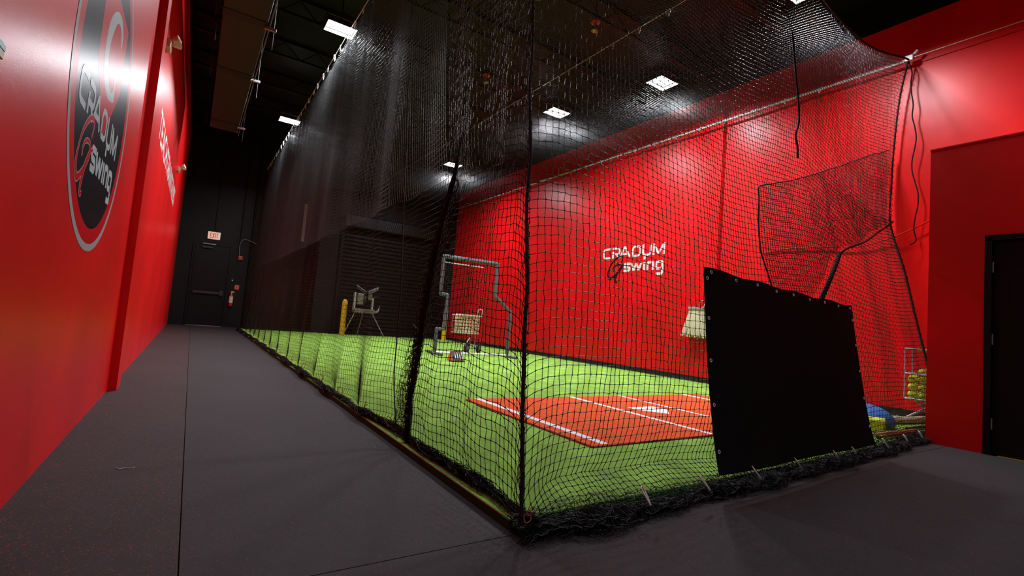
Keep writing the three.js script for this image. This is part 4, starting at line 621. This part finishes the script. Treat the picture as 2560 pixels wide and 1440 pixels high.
// ---------------------------------------------------------------- gear behind the front net at the right
{
  const X0 = 7.5, Z0 = -2.42, Z1 = -2.1, X1 = 7.74;
  const c = thing('ball_caddy', 'tubular steel caddy of yellow softballs behind the free net edge', 'ball caddy');
  const ring = (y, r = 0.011) => straight([[X0, y, Z0], [X1, y, Z0], [X1, y, Z1], [X0, y, Z1], [X0, y, Z0]], r);
  mesh('top_rail', ring(0.92), M.tube_steel, c); mesh('middle_rail', ring(0.615), M.tube_steel, c); mesh('bottom_rail', ring(0.31), M.tube_steel, c);
  for (const [x, z] of [[X0, Z0], [X1, Z0], [X0, Z1], [X1, Z1]]) mesh('post', cyl([x, 0.31, z], [x, 0.92, z], 0.010), M.tube_steel, c);
  mesh('leg', cyl([X0, 0.31, Z0 + 0.1], [X0 + 0.2, 0.05, Z1], 0.012), M.tube_steel, c); mesh('leg', cyl([X0 + 0.05, 0.31, Z1], [X0 + 0.02, 0.05, Z0 - 0.02], 0.012), M.tube_steel, c); mesh('leg', cyl([X1, 0.31, Z0 + 0.1], [X1, 0.05, Z1], 0.012), M.tube_steel, c);
  const bars = []; for (let k = 0; k <= 5; k++) { const z = lerp(Z0, Z1, k / 5); bars.push(cyl([X0, 0.31, z], [X1, 0.31, z], 0.004, 0.004, 5), cyl([X0, 0.31, z], [X0, 0.615, z], 0.003, 0.003, 5), cyl([X1, 0.31, z], [X1, 0.615, z], 0.003, 0.003, 5)); } mesh('wire_basket', bars, M.dull_steel, c);
  const r = rng(55), proto = new THREE.Group(); mesh('ball_cover', ballGeo(0.0465), M.softball, proto); mesh('seam', seam(0.047), M.signal_red, proto);
  for (let j = 0; j < 4; j++) for (let i = 0; i < 3; i++) for (let k = 0; k < 2; k++) { if (j === 3 && i === 0) continue; const o = proto.clone(); o.name = numbered('softball'); o.position.set(X0 + 0.055 + k * 0.1 + 0.004 * r(), 0.362 + j * 0.0945 + 0.001 * r(), Z0 + 0.056 + i * 0.1 + 0.004 * r()); o.rotation.set(r() * 6, r() * 6, r() * 6); scene.add(o); tag(o, `yellow softball in the steel caddy, ${ORD[j]} row up, ${ORD[i]} from the left, ${['front', 'back'][k]} layer`, 'softball', 'yellow softballs in the steel caddy'); }
  const bd = thing('balance_dome', 'blue rubber dome lying on the turf between tarp and red wall', 'balance dome', [6.32, 0.04, -2.42]);
  const dome = new THREE.SphereGeometry(0.30, 32, 14, 0, Math.PI * 2, 0, Math.PI / 2); dome.scale(1, 0.62, 1); dome.translate(0, 0.05, 0); mesh('dome', dome, M.blue, bd); mesh('base_ring', new THREE.CylinderGeometry(0.30, 0.29, 0.05, 32).translate(0, 0.025, 0), M.black_plastic, bd);
  const fb = tag(mesh('foam_block', new RoundedBoxGeometry(0.24, 0.13, 0.16, 3, 0.02), M.foam_yellow), 'yellow green foam block on the turf in front of the blue dome', 'foam block'); fb.position.set(5.97, 0.108, -2.16); fb.rotation.y = 0.3;
  tag(mesh('foam_roller', [cyl([6.75, 0.082, -2.34], [7.6, 0.082, -2.22], 0.042, 0.042, 20)], M.cream), 'cream padded roller lying on the turf beside the blue dome', 'roller');
  const stick = (a, b, m, l) => { const o = thing('training_stick', l, 'stick'); mesh('shaft', cyl(a, b, 0.012, 0.015, 10), m, o); mesh('end_cap', cyl([a[0] - 0.012, a[1], a[2]], [a[0] + 0.03, a[1], a[2]], 0.0165, 0.0165, 10), M.black_plastic, o); };
  stick([5.5, 0.06, -2.04], [6.5, 0.06, -2.0], M.wood_bat, 'thin wooden training stick lying on the turf in front of the foam block');
  stick([5.45, 0.06, -1.95], [6.4, 0.06, -1.955], M.signal_red, 'thin red training stick lying on the turf close to the heaped netting');
  stick([6.5, 0.06, -2.07], [7.05, 0.06, -2.06], M.black_plastic, 'thin black training stick lying on the turf beside the blue dome');
}
// loose thread on the floor
tag(mesh('thread', tube([[0.185 - 0.4, 0.003, -3.02], [-0.2, 0.003, -2.99], [-0.18, 0.004, -3.0], [-0.16, 0.003, -2.99], [-0.14, 0.003, -3.0]], 0.0016, 30, 5), M.label_paper), 'tiny pale thread lying on the rubber walkway near the left wall', 'thread');

renderer.render(scene, camera);
